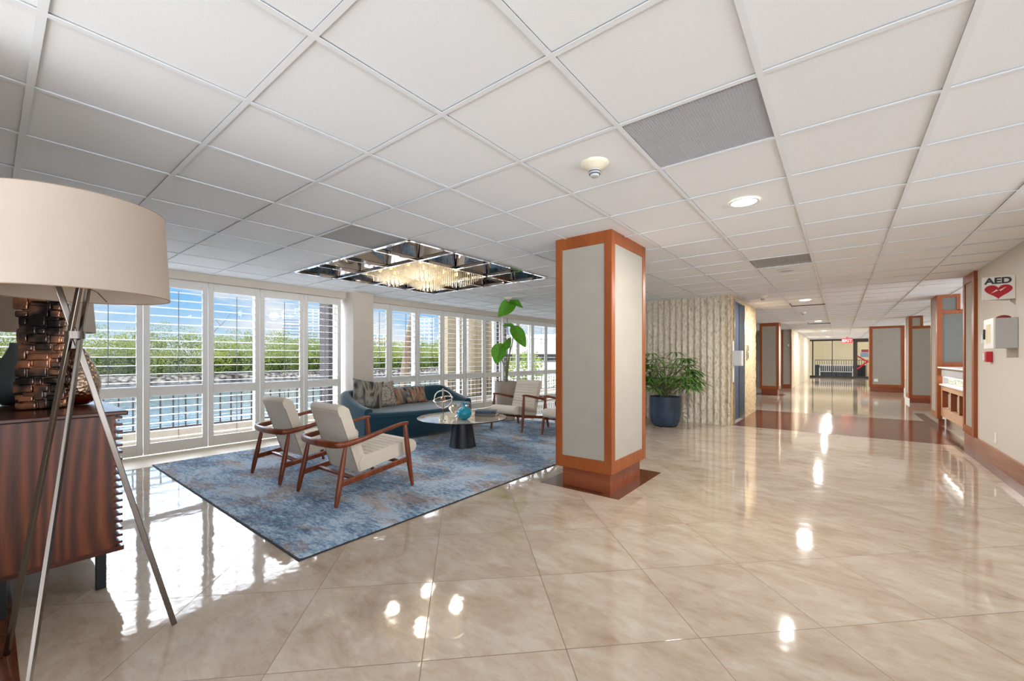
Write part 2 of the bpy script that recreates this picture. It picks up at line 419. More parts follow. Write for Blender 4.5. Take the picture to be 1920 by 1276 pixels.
gd = downlight(-.56,6.55,'small swivelled recessed light next to the slotted ceiling vent, dim lens',False,False)
lamp('bulb', 'AREA', (0,0,-.012), 30, (1,.97,.93), .05, parent=gd)

# ------------------------------------------------------------------ room shell
XG, YG, TS = -.867, .724, .61
XW = -6.93                                     # face of the shutters
struct('floor', MB().box(-6.22,6,-2.4,33,-.1,0), M['floor'], 'polished beige marble tile floor laid on the diagonal')
struct('trim_1', MB().box(-7.15,-6.22,-.2,24,-.1,.001), M['sill'], 'matte cream stone strip along the shutters')
struct('trim_2', MB().box(-1.57,1.30,8.57,11.45,0.0002,.0012), M['brown'], 'brown stone band across the corridor floor')
struct('trim_3', MB().box(1.29,1.45,-2.3,13.0,0.0002,.0014), M['brown'], 'brown stone border along the right wall')
struct('trim_4', MB().box(-2.375,-1.535,3.452,4.40,0.0002,.0014).box(-2.375,-1.535,4.40,4.56,.0002,.0014), M['brown'], 'brown stone border round the near column')
struct('trim_5', MB().box(-6.2,-2.35,-.2,.08,0.0002,.0014), M['brown'], 'brown stone border behind the sideboard')
struct('trim_6', MB().box(-2.28,-1.47,16.1,17.0,0.0002,.0014), M['brown'], 'brown stone border round the far left column')
# ceiling tiles (one quad per 61 cm cell, skipping the mirrored light box) and white T-bars
i0, i1, j0, j1 = -10, 11, -5, 53
def xg(i): return XG+TS*i
def yg(j): return YG+TS*j
BOX = (xg(-8), xg(-4), yg(3), yg(7))
mb = MB()
for i in range(i0, i1):
    for j in range(j0, j1):
        if -8 <= i < -4 and 3 <= j < 7: continue
        if (i, j) in ((0,2),(0,8),(-5,2)): continue
        mb.box(xg(i)+.011, xg(i+1)-.011, yg(j)+.011, yg(j+1)-.011, CEIL+.0, CEIL+.03)
struct('ceiling', mb, M['tile'], 'white acoustic tile ceiling', fix=False)
mb = MB()
def tee(along, q, s0, s1):          # thin flange under a narrow web
    for hw_, za, zb_ in ((.0125,-.008,-.0065),(.0025,-.0065,.02)):
        if along == 'y': mb.box(q-hw_, q+hw_, s0, s1, CEIL+za, CEIL+zb_)
        else: mb.box(s0, s1, q-hw_, q+hw_, CEIL+za+.0002, CEIL+zb_)
for i in range(i0, i1+1):
    x = xg(i)
    if -8 < i < -4: tee('y', x, yg(j0), yg(3)); tee('y', x, yg(7), yg(j1))
    else: tee('y', x, yg(j0), yg(j1))
for j in range(j0, j1+1):
    y = yg(j)
    if 3 < j < 7: tee('x', y, xg(i0), xg(-8)); tee('x', y, xg(-4), xg(i1))
    else: tee('x', y, xg(i0), xg(i1))
struct('trim_7', mb, M['tbar'], 'white suspended ceiling grid bars')
struct('ceiling_2', MB().box(-7.2,6,-2.4,33.2,CEIL+.32,CEIL+.4), M['whitewall'], 'slab above the suspended ceiling')
# right wall
struct('wall_right', MB().box(1.42,1.6,4.6,8.14,0,CEIL+.004).box(1.42,1.6,-2.4,-2.2,0,CEIL+.004), M['wallpaint'], 'greige wallcovered wall on the right')
struct('baseboard_right', MB().box(1.395,1.42,4.6,8.14,0,.195), M['base_y'], 'reddish brown baseboard of the right wall')
struct('wall_back', MB().box(-7.15,-2.35,-.3,-.14,0,CEIL), M['pier'], 'cream wall behind the sideboard')
struct('wall_lobby', MB().box(1.72,6,12.9,13.0,0,CEIL), M['whitewall'], 'white walls beyond the reception desk')
# textured elevator core
def rib_wall(name, x0, x1, y, depth, pitch, nx, nz, mat, axis='x', label=None, amp=.02, rough=.012):
    """face toward -y (axis x) or toward +x (axis y)"""
    vs = []; fs = []
    for i in range(nx+1):
        u = x0+(x1-x0)*i/nx
        ph = (u-x0)/pitch*2*PI
        rib = abs(math.sin(ph/2))**1.5
        for k in range(nz+1):
            z_ = CEIL*k/nz
            nn = noise.noise(Vector((u*24, z_*14, 3)))*.8+noise.noise(Vector((u*60, z_*45, 7)))*.35
            d = amp*rib+rough*nn*(.4+rib)
            if axis == 'x': vs.append((u, y-d, z_))
            else: vs.append((y+d, u, z_))
    for i in range(nx):
        for k in range(nz):
            a = i*(nz+1)+k; f = (a, a+nz+1, a+nz+2, a+1)
            fs.append(f)
    m_ = MB(); m_.add(vs, fs)
    return m_
r = rib_wall('w', -5.35, -1.57, 8.50, .02, .115, 528, 120, None, amp=.05, rough=.014)
r.box(-5.35,-1.74,8.505,11.3,0,CEIL)
struct('wall_elevator', r, M['ribbed'], 'cream split-rib textured wall behind the potted palm', fix=True)
r = rib_wall('w', 8.45, 8.70, -1.585, .02, .06, 24, 80, None, 'y', amp=.012, rough=.01)
r2 = rib_wall('w', 9.74, 11.3, -1.585, .02, .06, 110, 80, None, 'y', amp=.012, rough=.01)
r.add(r2.v, r2.f)
r.box(-1.72,-1.587,8.49,8.68,0,CEIL).box(-1.72,-1.587,9.76,11.3,0,CEIL).box(-1.72,-1.58,8.68,9.76,2.34,CEIL)
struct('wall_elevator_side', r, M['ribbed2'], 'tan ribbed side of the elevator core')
dr = struct('door_1', MB().box(-1.70,-1.66,8.7,9.74,.0,2.34), M['elev'], 'blue-grey elevator door in the textured wall')
obj('door_frame', MB().box(-1.70,-1.555,9.715,9.74,0,2.34).box(-1.70,-1.555,8.69,8.705,0,2.34).box(-1.70,-1.56,8.7,9.74,2.32,2.35), M['steel'], dr)
obj('door_seam', MB().box(-1.66,-1.657,9.215,9.225,0,2.32), M['black'], dr)
# far left walls
struct('wall_far_left', MB().box(-1.75,-1.58,20.42,33,0,CEIL), M['creamwall'], 'pale cream ribbed wall along the far corridor')
mb = MB()
for k in range(26): mb.box(-1.58,-1.565,20.6+k*.48,20.6+k*.48+.30,0,CEIL)
struct('trim_8', mb, M['creamwall'], 'shallow vertical ribs of the far cream wall')
struct('wall_hall_end', MB().box(-7.15,-5.2,13,13.15,0,CEIL).box(-7.15,-1.75,24,24.1,0,CEIL).box(-7.2,-7.1,13,24,0,CEIL), M['whitewall'], 'white walls at the end of the lounge')

# ------------------------------------------------------------------ shutters, window bays
BAY1 = [(-.08+.66*k) for k in range(0,6)]; BAY1 = [-.06,.57,1.23,1.92,2.58,3.24,3.89]
BAY2 = [4.36,4.889,5.58,6.27,6.97,7.66,8.32]; BAY3 = [8.36,9.03,9.72,10.41,11.1,11.8,12.5]
def shutter(y0, y1, label, rod=.5):
    t_ = thing('plantation_shutter', label, 'shutter', (XW, (y0+y1)/2, 0), 0, 'white plantation shutters along the window wall')
    h = (y1-y0)/2-.004; st = .062
    fr = MB().box(-.034,0,-h,-h+st,.012,2.29).box(-.034,0,h-st,h,.012,2.29)
    fr.box(-.034,0,-h+st,h-st,.012,.155).box(-.034,0,-h+st,h-st,.754,.88).box(-.034,0,-h+st,h-st,2.177,2.29)
    obj('shutter_frame', fr, M['white'], t_, bevel=.004)
    lv = MB()
    zs = [.155+.1*k+.05 for k in range(6)]+[.88+.108*k+.054 for k in range(12)]
    for z_ in zs:
        a = math.radians(-1.5)
        R_ = Matrix.Translation((-.017,0,z_)) @ Matrix.Rotation(a, 4, 'Y')
        lv.extr([(0,0)], 'y', 0, 0) if False else None
        pr = [(-.055,0),(-.03,.0038),(.03,.0038),(.055,0),(.03,-.0038),(-.03,-.0038)]
        n_ = len(pr); vs = [(p,-h+st,q) for p,q in pr]+[(p,h-st,q) for p,q in pr]
        lv.add(vs, [tuple(range(n_-1,-1,-1)), tuple(range(n_,2*n_))]+[(i,(i+1)%n_,n_+(i+1)%n_,n_+i) for i in range(n_)], R_)
    obj('louvers', lv, M['white'], t_)
    obj('tilt_rod', MB().box(.056,.063,-.0035,.0035,.19,.73), M['stemrod'], t_); obj('tilt_rod', MB().box(.056,.063,-.0035,.0035,.92,2.13), M['stemrod'], t_)
    return t_
M['stemrod'] = plain('taupe_tilt_rod', srgb(150,134,124), .5, .03)
shl = ['white shutter panel against the sideboard wall, leftmost of the row', 'white shutter panel seen past the copper textured lamp', 'white shutter panel between the sideboard and the rug corner',
       'white shutter panel framing the bare twig above the mangroves', 'white shutter panel directly behind the farther lounge chair back', 'white shutter panel with the high-rise tower and dark brick pier behind it']
for k in range(6): shutter(BAY1[k], BAY1[k+1], shl[k])
shl2 = ['narrow white shutter panel right of the cream pier, leaning palm trunk behind it', 'white shutter panel behind the dotted pillow and sofa back', 'white shutter panel above the striped lumbar pillow',
        'white shutter panel behind the silver ring sculpture', 'white shutter panel before the tan brick piers, left of the tall planter', 'white shutter panel behind the lowest banana leaf']
for k in range(6): shutter(BAY2[k], BAY2[k+1], shl2[k])
shl3 = ['white shutter panel behind the tall stem of the planter plant', 'white shutter panel behind the right banana leaf', 'white shutter panel just right of the right banana leaf', 'white shutter panel above the far lounge chair back edge',
        'white shutter panel with garden light, beside the framed column', 'last white shutter panel before the textured wall']
for k in range(6): shutter(BAY3[k], BAY3[k+1], shl3[k])
struct('trim_9', MB().box(-7.05,-6.87,-.06,3.955,2.296,CEIL).box(-7.05,-6.9,4.35,13,2.296,CEIL), M['pier'], 'cream header box above the shutters')
struct('wall_left', MB().box(-7.16,-6.65,3.955,4.352,0,CEIL), M['pier'], 'cream painted pier between the window bays')
for nm, ya, yb in (('window_1', -.06, 3.955), ('window_2', 4.352, 8.34), ('window_3', 8.34, 13)):
    g = MB().add([(-7.2,ya,0),(-7.2,yb,0),(-7.2,yb,2.4),(-7.2,ya,2.4)], [(0,1,2,3)])
    o = struct(nm, g, M['glass'], {'window_1':'window bay left of the cream pier','window_2':'window bay behind the sofa','window_3':'farthest window bay behind the tall plant'}[nm])
    fr = MB(); n_ = 3
    for k in range(n_+1):
        y = ya+(yb-ya)*k/n_; y = min(max(y, ya+.03), yb-.03); fr.box(-7.23,-7.17,y-.03,y+.03,0,2.4)
    fr.box(-7.23,-7.17,ya,yb,0,.06).box(-7.23,-7.17,ya,yb,2.34,2.42)
    obj('window_frame', fr, M['white'], o)
# unseen glazing added behind and beside the camera to let fill light in
rg = struct('fill_window', MB().add([(-2.35,-2.3,0),(1.42,-2.3,0),(1.42,-2.3,2.4),(-2.35,-2.3,2.4),(1.51,-2.2,0),(1.51,4.6,0),(1.51,4.6,2.4),(1.51,-2.2,2.4),(5.9,-2.4,0),(5.9,33,0),(5.9,33,2.4),(5.9,-2.4,2.4)], [(0,1,2,3),(4,5,6,7),(8,9,10,11)]), M['glass'], 'unseen glazed walls added for fill light, behind and right of the viewpoint')
fr = MB()
for k in range(5): x = -2.32+(1.42+2.3)*k/4; fr.box(x-.03,x+.03,-2.35,-2.28,0,2.4)
for k in range(6): y = -2.2+6.8*k/5; fr.box(1.48,1.54,y-.03,y+.03,0,2.4)
for k in range(12): y = -2.4+35.4*k/11; fr.box(5.88,5.94,y-.03,y+.03,0,2.4)
obj('window_frame', fr, M['darkbronze'], rg)

# ------------------------------------------------------------------ framed fabric columns
def framed_column(label, x0, x1, y0, y1, zb=.194, fw=.075, top=CEIL+.004, group=None, name='framed_column', mullion=None):
    cx, cy = (x0+x1)/2, (y0+y1)/2; a = (x1-x0)/2; b_ = (y1-y0)/2
    t_ = thing(name, label, 'column', (cx, cy, 0), 0, group)
    i = .045
    obj('plinth', MB().box(-a+i, a-i, -b_+i+.02, b_-i, .0015, zb), M['cherry_base'], t_)
    obj('core', MB().box(-a+.02, a-.02, -b_+.02, b_-.02, zb, top), M['pier'], t_)
    fr = MB(); w_ = .022
    for sx in (-1, 1):
        for sy in (-1, 1):
            fr.box(sx*a, sx*(a-fw), sy*b_, sy*(b_-w_), zb, top); fr.box(sx*a, sx*(a-w_), sy*(b_-w_), sy*(b_-fw), zb, top)
    for z0_, z1_ in ((zb, zb+.115),(top-.115, top)):
        fr.box(-a+fw, a-fw, -b_, -b_+w_, z0_, z1_).box(-a+fw, a-fw, b_-w_, b_, z0_, z1_)
        fr.box(-a, -a+w_, -b_+fw, b_-fw, z0_, z1_).box(a-w_, a, -b_+fw, b_-fw, z0_, z1_)
    obj('wood_frame', fr, M['orange'], t_, bevel=.003)
    for sy in (-1, 1): obj('fabric_panel', MB().box(-a+fw, a-fw, sy*(b_-.008), sy*(b_-.02), zb+.115, top-.115), M['linen'], t_)
    for sx in (-1, 1): obj('fabric_panel', MB().box(sx*(a-.008), sx*(a-.02), -b_+fw, b_-fw, zb+.115, top-.115), M['linen'], t_)
    return t_
framed_column('tall cherry-framed fabric column standing beside the blue rug', -2.205, -1.612, 3.48, 4.305)
framed_column('cherry-framed fabric column beyond the elevator core, left of the corridor', -2.153, -1.6, 16.2, 16.85, group='framed columns down the corridor')
t_ = thing('framed_fabric_screen', 'narrow cherry-framed grey panel capping the far cream wall', 'wall panel', (-1.72, 20.3, 0))
obj('wood_frame', MB().box(-.17,-.13,0,.1,.16,2.4).box(.11,.15,-.02,.1,.0,2.4), M['orange'], t_)
obj('fabric_panel', MB().box(-.13,.11,.02,.1,.16,2.4), M['linen'], t_)
obj('plinth', MB().box(-.16,.12,0,.1,0,.16), M['cherry_base'], t_)
obj('wall_switch', MB().box(.03,.07,.005,.02,1.72,1.8), M['whiteplastic'], t_)
# partition with small transom panel (used at the desk and once farther on)
def partition(label, y, xa, xb, xc, name='framed_partition', grp=None, glassm='frosted', zlow=.12, sill=None):
    """pilaster from xa to xb (full height), lower framed screen reaching on to xc"""
    t_ = thing(name, label, 'partition', (xa, y, 0), 0, grp)
    w_ = xb-xa; L = xc-xa
    zt = 2.06 if sill is None else 2.06
    f = MB().box(0,.07,0,.09,.12,CEIL).box(w_-.05,w_,0,.05,2.11,CEIL).box(.07,w_-.05,0,.05,CEIL-.055,CEIL+.003)
    f.box(.07,L,0,.05,2.05,2.125)
    zb = .22 if sill is None else sill
    f.box(.07,L,0,.05,zb-.1,zb).box(L-.05,L,0,.05,zb,2.05)
    f.box(-.10,0,0,.012,.12,.14) if False else None
    obj('wood_frame', f, M['orange'], t_, bevel=.002)
    obj('screen_panel', MB().box(.07,L-.05,.01,.035,zb,2.05), M[glassm], t_)
    obj('transom_panel', MB().box(.07,w_-.05,.01,.035,2.125,CEIL-.055), M[glassm], t_)
    obj('plinth', MB().box(.02,L if sill is None else .1,.015,.05,.0015,.12), M['cherry_base'], t_)
    # return face of the pilaster toward the corridor
    obj('side_frame', MB().box(-.001,.012,.09,.16,.12,CEIL).box(-.001,.012,.62,.69,.12,CEIL).box(-.001,.012,.16,.62,CEIL-.07,CEIL).box(-.001,.012,.16,.62,.12,.24), M['orange'], t_)
    obj('side_panel', MB().box(.004,.02,.16,.62,.24,CEIL-.07), M['linen'], t_)
    return t_
partition('grey glass screen in a cherry frame rising behind the reception counter', 10.9, 1.397, 1.695, 3.4, sill=1.165)
partition('cherry-framed grey screen with small upper panel, second beyond the counter', 15.9, 1.484, 1.77, 3.9, glassm='linen')
t_ = thing('framed_partition', 'wide cherry-framed fabric wall panel with white outlet, at the corridor end', 'partition', (.832, 20.3, 0))
obj('wood_frame', MB().box(0,.09,0,.6,.17,2.41).box(.87,.955,0,.6,.17,2.41).box(.09,.87,0,.05,2.32,2.41).box(.09,.87,0,.05,.17,.27), M['orange'], t_)
obj('fabric_panel', MB().box(.09,.87,.015,.04,.27,2.32).box(.08,.1,.04,.6,.27,2.32), M['linen'], t_)
obj('plinth', MB().box(.02,.935,.02,.6,.0015,.17), M['cherry_base'], t_)
obj('outlet_cover', MB().box(.13,.24,.005,.016,.37,.47), M['whiteplastic'], t_)

# ------------------------------------------------------------------ pilaster on the right wall + reception counter
t_ = thing('framed_pilaster', 'cherry-framed fabric pilaster between the counter and the greige wall', 'wall panel', (1.385, 8.13, 0))
obj('wood_frame', MB().box(0,.2,0,.12,.195,CEIL).box(0,.12,.54,.63,.195,CEIL).box(0,.12,.12,.54,2.29,CEIL).box(0,.12,.12,.54,.195,.30), M['orange'], t_, bevel=.003)
obj('fabric_panel', MB().box(.015,.12,.12,.54,.30,2.29), M['linen'], t_)
obj('plinth', MB().box(.012,.12,.01,.62,.0015,.195), M['cherry_base'], t_)
t_ = thing('reception_counter', 'pale reception counter with glowing pebble strip and white ledge', 'counter', (1.45, 8.78, 0))
L = 2.1
obj('countertop', MB().box(-.05,.75,0,L+.0,1.06,1.085), M['whiteplastic'], t_, bevel=.004)
obj('fascia', MB().box(0,.6,0,L,.915,1.06), M['greyplastic'], t_)
obj('ledge', MB().box(-.03,.3,0,L,.75,.775), M['whiteplastic'], t_)
obj('light_strip', MB().box(.04,.07,0,L,.892,.914), base_mat('counter_led_strip', srgb(255,255,248), .5, emis=srgb(255,252,238), estr=3)[0], t_)
mb = MB()
for k in range(420):
    y = random.uniform(.02, L-.02); z_ = random.uniform(.785,.885); rr = random.uniform(.010,.018); x = random.uniform(.085,.11)
    mb.lathe([(0.0005,-rr*.8),(rr*.8,-rr*.4),(rr,0),(rr*.8,rr*.4),(0.0005,rr*.8)], 6, (x,y,z_), close=False)
pe = obj('pebbles', mb, plain('pebble_mix', srgb(196,200,184), .6, .5, 40), t_, smooth=180); pe['kind'] = 'stuff'
obj('niche_back', MB().box(.11,.6,0,L,.775,.915), M['whitewall'], t_)
obj('front_frame', MB().box(-.004,.04,0,L,.66,.75).box(-.004,.04,0,L,.19,.35).box(-.004,.04,0,.10,.35,.66).box(-.004,.04,.62,.70,.35,.66).box(-.004,.04,1.26,1.34,.35,.66).box(-.004,.04,2.0,L,.35,.66), M['palewood'], t_, bevel=.003)
for a, b_ in ((.10,.62),(.70,1.26),(1.34,2.0)):
    obj('recessed_panel', MB().box(.07,.09,a,b_,.35,.66), M['linen'], t_)
    obj('panel_reveal', MB().box(.0,.09,b_-.012,b_,.35,.66), M['cherry_base'], t_)
obj('toe_kick', MB().box(.06,.09,0,L,.0015,.19), M['steel'], t_)
obj('carcass', MB().box(.09,.6,0,L,.19,.75), M['palewood'], t_)
for k, x in enumerate((1.62,1.66)):
    t_ = thing('acrylic_sign_holder', ['small clear sign holder on the countertop, left one', 'small clear sign holder on the countertop, right one'][k], 'sign holder', (x, 9.2+.35*(1-k), 1.0855))
    obj('sheet_holder', MB().box(-.004,.004,-.07,.07,0,.1), M['glass'], t_); obj('foot', MB().box(-.03,.03,-.07,.07,0,.003), M['whiteplastic'], t_)

# ------------------------------------------------------------------ AED sign, AED cabinet, pull station, plate
t_ = thing('aed_sign', 'white flag sign reading AED above a red heart, on the right wall', 'sign', (1.42, 6.6, 1.90))
obj('panel', MB().box(-.235,-.004,0,.003,-.035,.205), M['whiteplastic'], t_)
mb = MB().add([(-.235,.003,-.035),(-.235,.003,.205),(-.004,.20,.205),(-.004,.20,-.035),(-.235,.006,-.035),(-.235,.006,.205),(-.004,.203,.205),(-.004,.203,-.035)], [(0,1,2,3),(4,7,6,5),(0,4,5,1),(2,6,7,3),(1,5,6,2),(0,3,7,4)])
obj('rear_panel', mb, M['whiteplastic'], t_)
def text(name, s, size, mat, parent, loc, rot, bold=0.0, ext=.001, sx=1.0):
    c = bpy.data.curves.new(name, 'FONT'); c.body = s; c.size = size; c.extrude = ext; c.offset = bold; c.align_x = 'CENTER'
    o = bpy.data.objects.new(name, c); C.objects.link(o); o.parent = parent; o.location = loc; o.rotation_euler = rot; o.scale = (sx,1,1)
    c.materials.append(mat)
    dg = bpy.context.evaluated_depsgraph_get(); dg.update()
    me = bpy.data.meshes.new_from_object(o.evaluated_get(dg)); bpy.data.objects.remove(o); o = bpy.data.objects.new(name, me); C.objects.link(o)
    if not me.materials: me.materials.append(mat)
    o.parent = parent; o.location = loc; o.rotation_euler = rot; o.scale = (sx,1,1)
    return o
text('lettering', 'AED', .088, M['charcoal'], t_, (-.122,-.0015,.132), (PI/2,0,0), .0035, .0008, 1.12)
hp_ = []
for k in range(48):
    a = 2*PI*k/48; hp_.append((.0058*16*math.sin(a)**3*1.06, .0052*(13*math.cos(a)-5*math.cos(2*a)-2*math.cos(3*a)-math.cos(4*a))))
mb = MB().extr([(x-.12, z_+.055) for x, z_ in hp_], 'y', -.0016, 0)
obj('heart_emblem', mb, M['red'], t_)
bolt = [(-.062,-.008),(.002,.03),(-.004,.012),(.062,.048),(.002,-.004),(.012,.008),(-.062,-.008)][:-1]
bolt = [(-.055,-.02),(-.012,.022),(-.004,.006),(.058,.044),(.014,.0),(.006,.014)]
obj('lightning_bolt', MB().extr([(x-.12, z_+.05) for x, z_ in bolt], 'y', -.0026, -.0012), M['whiteplastic'], t_)
t_ = thing('aed_cabinet', 'grey and white wall cabinet with red beacon below the AED sign', 'cabinet', (1.42, 6.52, 1.352))
obj('body', MB().box(-.155,-.001,0,.36,0,.312), M['greyplastic'], t_, bevel=.003)
d_ = obj('door', MB().box(-.172,-.155,-.004,.364,-.004,.316), M['whiteplastic'], t_, bevel=.003)
obj('window_pane', MB().box(-.174,-.171,.10,.26,.055,.255), plain('manila_paper', srgb(222,206,168), .5, .05), d_)
obj('handle', MB().box(-.186,-.171,.30,.325,.10,.21), M['black'], d_)
mb = MB()
vs = []; 
obj('beacon', MB().lathe([(.055,0),(.052,.014),(.038,.026),(.018,.033),(.0005,.035)], 24, (-.08,.10,.3125)), base_mat('red_beacon', srgb(140,48,44), .3)[0], t_, smooth=60)
obj('side_latch', MB().box(-.19,-.172,.345,.37,.06,.16), M['whiteplastic'], t_)
t_ = thing('fire_pull_station', 'small red fire alarm pull box under the wall cabinet', 'alarm', (1.42, 7.42, 1.20))
obj('box', MB().box(-.055,-.001,0,.09,0,.125), M['red'], t_, bevel=.006)
obj('pull_handle', MB().box(-.068,-.055,.045,.085,.02,.105), M['whiteplastic'], t_, bevel=.003)
t_ = tag(obj('outlet_plate', MB().box(-.006,0,-.035,.035,0,.115), M['whiteplastic'], None, (1.4199,7.3,.26), bevel=.002), 'white outlet plate low on the greige wall above the baseboard', 'outlet')
# sanitiser dispenser and call panel on the elevator core
t_ = thing('sanitizer_dispenser', 'silver and white dispenser on a strip at the elevator corner', 'dispenser', (-1.565, 8.56, .98))
obj('backplate', MB().box(.0,.012,-.05,.05,-.18,.58), M['whiteplastic'], t_)
obj('dispenser_body', MB().box(.012,.14,-.06,.06,.12,.40), M['greyplastic'], t_, bevel=.01)
obj('front_cover', MB().box(.14,.165,-.06,.06,.12,.40), M['whiteplastic'], t_, bevel=.01)
t_ = thing('call_button_panel', 'steel call button plate right of the elevator door', 'call panel', (-1.568, 10.1, 1.22))
obj('plate', MB().box(0,.02,-.07,.07,0,.30), M['steel'], t_, bevel=.003)
obj('button', MB().cyl(0,0,0,.006,.018).add([],[]), M['whiteplastic'], t_, loc=(.02,0,.15)).rotation_euler = (0,PI/2,0)

# ------------------------------------------------------------------ ceiling fixtures
def vent(name, label, i, j, mode):
    x0, y0 = xg(i)+.014, yg(j)+.014; w_ = TS-.028
    t_ = thing(name, label, 'ceiling vent', (x0+w_/2, y0+w_/2, CEIL))
    h = w_/2
    obj('backing', MB().box(-h,h,-h,h,.028,.032), M['whitewall'] if mode == 'egg' else M['tile_grey'], t_)
    g = MB(); n_ = 46
    if mode == 'egg':
        for k in range(n_+1):
            q = -h+2*h*k/n_; g.box(q-.0011,q+.0011,-h,h,.0,.007); g.box(-h,h,q-.0011,q+.0011,.0,.007)
        obj('egg_crate_grid', g, plain('grey_egg_crate', srgb(196,196,200), .5, .02), t_)
    else:
        for k in range(40):
            q = -h+2*h*(k+.5)/40; g.box(q-.003,q+.003,-h,h,0,.012)
        obj('slotted_grille', g, plain('slot_grille', srgb(205,205,205), .5, .02), t_)
    return t_
vent('return_air_vent', 'grey egg-crate ceiling vent nearest the viewer', 0, 2, 'egg')
vent('supply_air_vent', 'slotted white ceiling vent before the elevator core', 0, 8, 'slot')
tag(obj('blank_ceiling_panel', MB().box(-.29,.29,-.29,.29,0,.006), M['tile_grey'], None, (xg(-5)+TS/2, yg(2)+TS/2, CEIL+.002)), 'plain grey ceiling panel touching the mirrored light box corner', 'ceiling panel')
def detector(x, y, label, s=1.0):
    t_ = thing('smoke_detector', label, 'smoke detector', (x, y, CEIL+.002)); t_.scale = (s,s,s)
    obj('mounting_flange', MB().lathe([(.083,0),(.083,-.006),(.072,-.02),(.045,-.036),(.034,-.045)], 32), plain('ivory_plastic', srgb(226,218,196), .4, .02), t_, smooth=50)
    obj('sensor_head', MB().lathe([(.034,-.045),(.031,-.052),(.034,-.058),(.028,-.070),(.022,-.082),(.0005,-.086)], 28), M['greyplastic'], t_, smooth=50)
    obj('sensor_slots', MB().torus((0,0,-.055), .033, .003).torus((0,0,-.068), .0295, .003), M['charcoal'], t_)
detector(-1.147, 2.242, 'ivory cone smoke detector beside the egg-crate vent')
detector(-1.15, 9.06, 'smoke detector on the ceiling near the elevator corner')
detector(-4.99, 6.2, 'white smoke detector above the tall banana plant')
detector(-.75, 12.9, 'flat smoke detector between the corridor downlights', .9)
# raised access frames in the corridor ceiling (thin dark edged hatches)
for k, (x, y) in enumerate(((-.56,11.1),(-.56,17.3))):
    tag(obj('access_hatch', MB().box(-.30,.30,-.01,.01,-.02,.0).box(-.30,-.285,-.5,.0,-.012,0), M['darkbronze'], None, (x,y,CEIL-.004)),
        ['thin dark-edged ceiling hatch line behind the first corridor light', 'thin dark-edged ceiling hatch line behind the second corridor light'][k], 'ceiling hatch')
tag(obj('ceiling_speaker', MB().lathe([(.0005,-.012),(.1,-.01),(.11,0)], 24), M['greyplastic'], None, (-1.2,24.5,CEIL-.002)), 'flat grey round fitting on ceiling by the far cream wall', 'speaker')

# mirrored light box with 12 coffers and a crystal chandelier in the 4 middle cells
bx0, bx1, by0, by1 = BOX
cx, cy = (bx0+bx1)/2, (by0+by1)/2
lb = thing('mirrored_light_box', 'square mirrored ceiling coffer grid above the sofa group', 'ceiling fixture', (cx, cy, CEIL))
fr = MB(); e_ = .02
H_ = (bx1-bx0)/2
for k in range(5):
    q = -H_+TS*k; w_ = .016 if 0 < k < 4 else .022
    if k == 2:
        for s0, s1 in ((-H_,-TS),(TS,H_)): fr.box(q-w_,q+w_,s0,s1,-.014,.02); fr.box(s0,s1,q-w_,q+w_,-.014,.02)
    else: fr.box(q-w_,q+w_,-H_-.02,H_+.02,-.014,.02); fr.box(-H_-.02,H_+.02,q-w_,q+w_,-.014,.02)
obj('chrome_grid', fr, M['chrome'], lb, bevel=.003)
for a in range(4):
    for b_ in range(4):
        x0, y0 = -H_+TS*a, -H_+TS*b_; inner = a in (1,2) and b_ in (1,2)
        if inner:
            m_ = MB().box(x0,x0+TS,y0,y0+TS,.20,.21)
        else:
            d = .17; hh = .21; x1_, y1_ = x0+TS, y0+TS
            vs = [(x0,y0,.018),(x1_,y0,.018),(x1_,y1_,.018),(x0,y1_,.018),(x0+d,y0+d,hh),(x1_-d,y0+d,hh),(x1_-d,y1_-d,hh),(x0+d,y1_-d,hh)]
            m_ = MB().add(vs, [(0,1,5,4),(1,2,6,5),(2,3,7,6),(3,0,4,7),(4,5,6,7)])
        obj('coffer', m_, M['mirror'], lb, fix=False)
ch = thing('crystal_chandelier', 'crystal rod chandelier glowing in the middle of the mirrored ceiling grid', 'chandelier', (cx, cy, CEIL))
mcr = bpy.data.materials.new('crystal'); mcr.use_nodes = True; t = mcr.node_tree
for n in list(t.nodes): t.nodes.remove(n)
o_ = N(t, 'ShaderNodeOutputMaterial'); tr = N(t, 'ShaderNodeBsdfTransparent'); tr.inputs[0].default_value = (.97,.96,.93,1)
g_ = N(t, 'ShaderNodeBsdfGlossy'); g_.inputs['Roughness'].default_value = .12; g_.inputs[0].default_value = (1,.97,.9,1)
tl = N(t, 'ShaderNodeBsdfTranslucent'); tl.inputs[0].default_value = (1,.95,.85,1)
m1 = N(t, 'ShaderNodeMixShader'); m1.inputs[0].default_value = .45; link(t, g_.outputs[0], m1.inputs[1]); link(t, tl.outputs[0], m1.inputs[2])
m2 = N(t, 'ShaderNodeMixShader'); m2.inputs[0].default_value = .42; link(t, tr.outputs[0], m2.inputs[1]); link(t, m1.outputs[0], m2.inputs[2]); link(t, m2.outputs[0], o_.inputs[0])
M['crystal'] = mcr
mglow = base_mat('warm_glow_bulb', srgb(255,220,150), .5, emis=srgb(255,206,120), estr=2.5)[0]
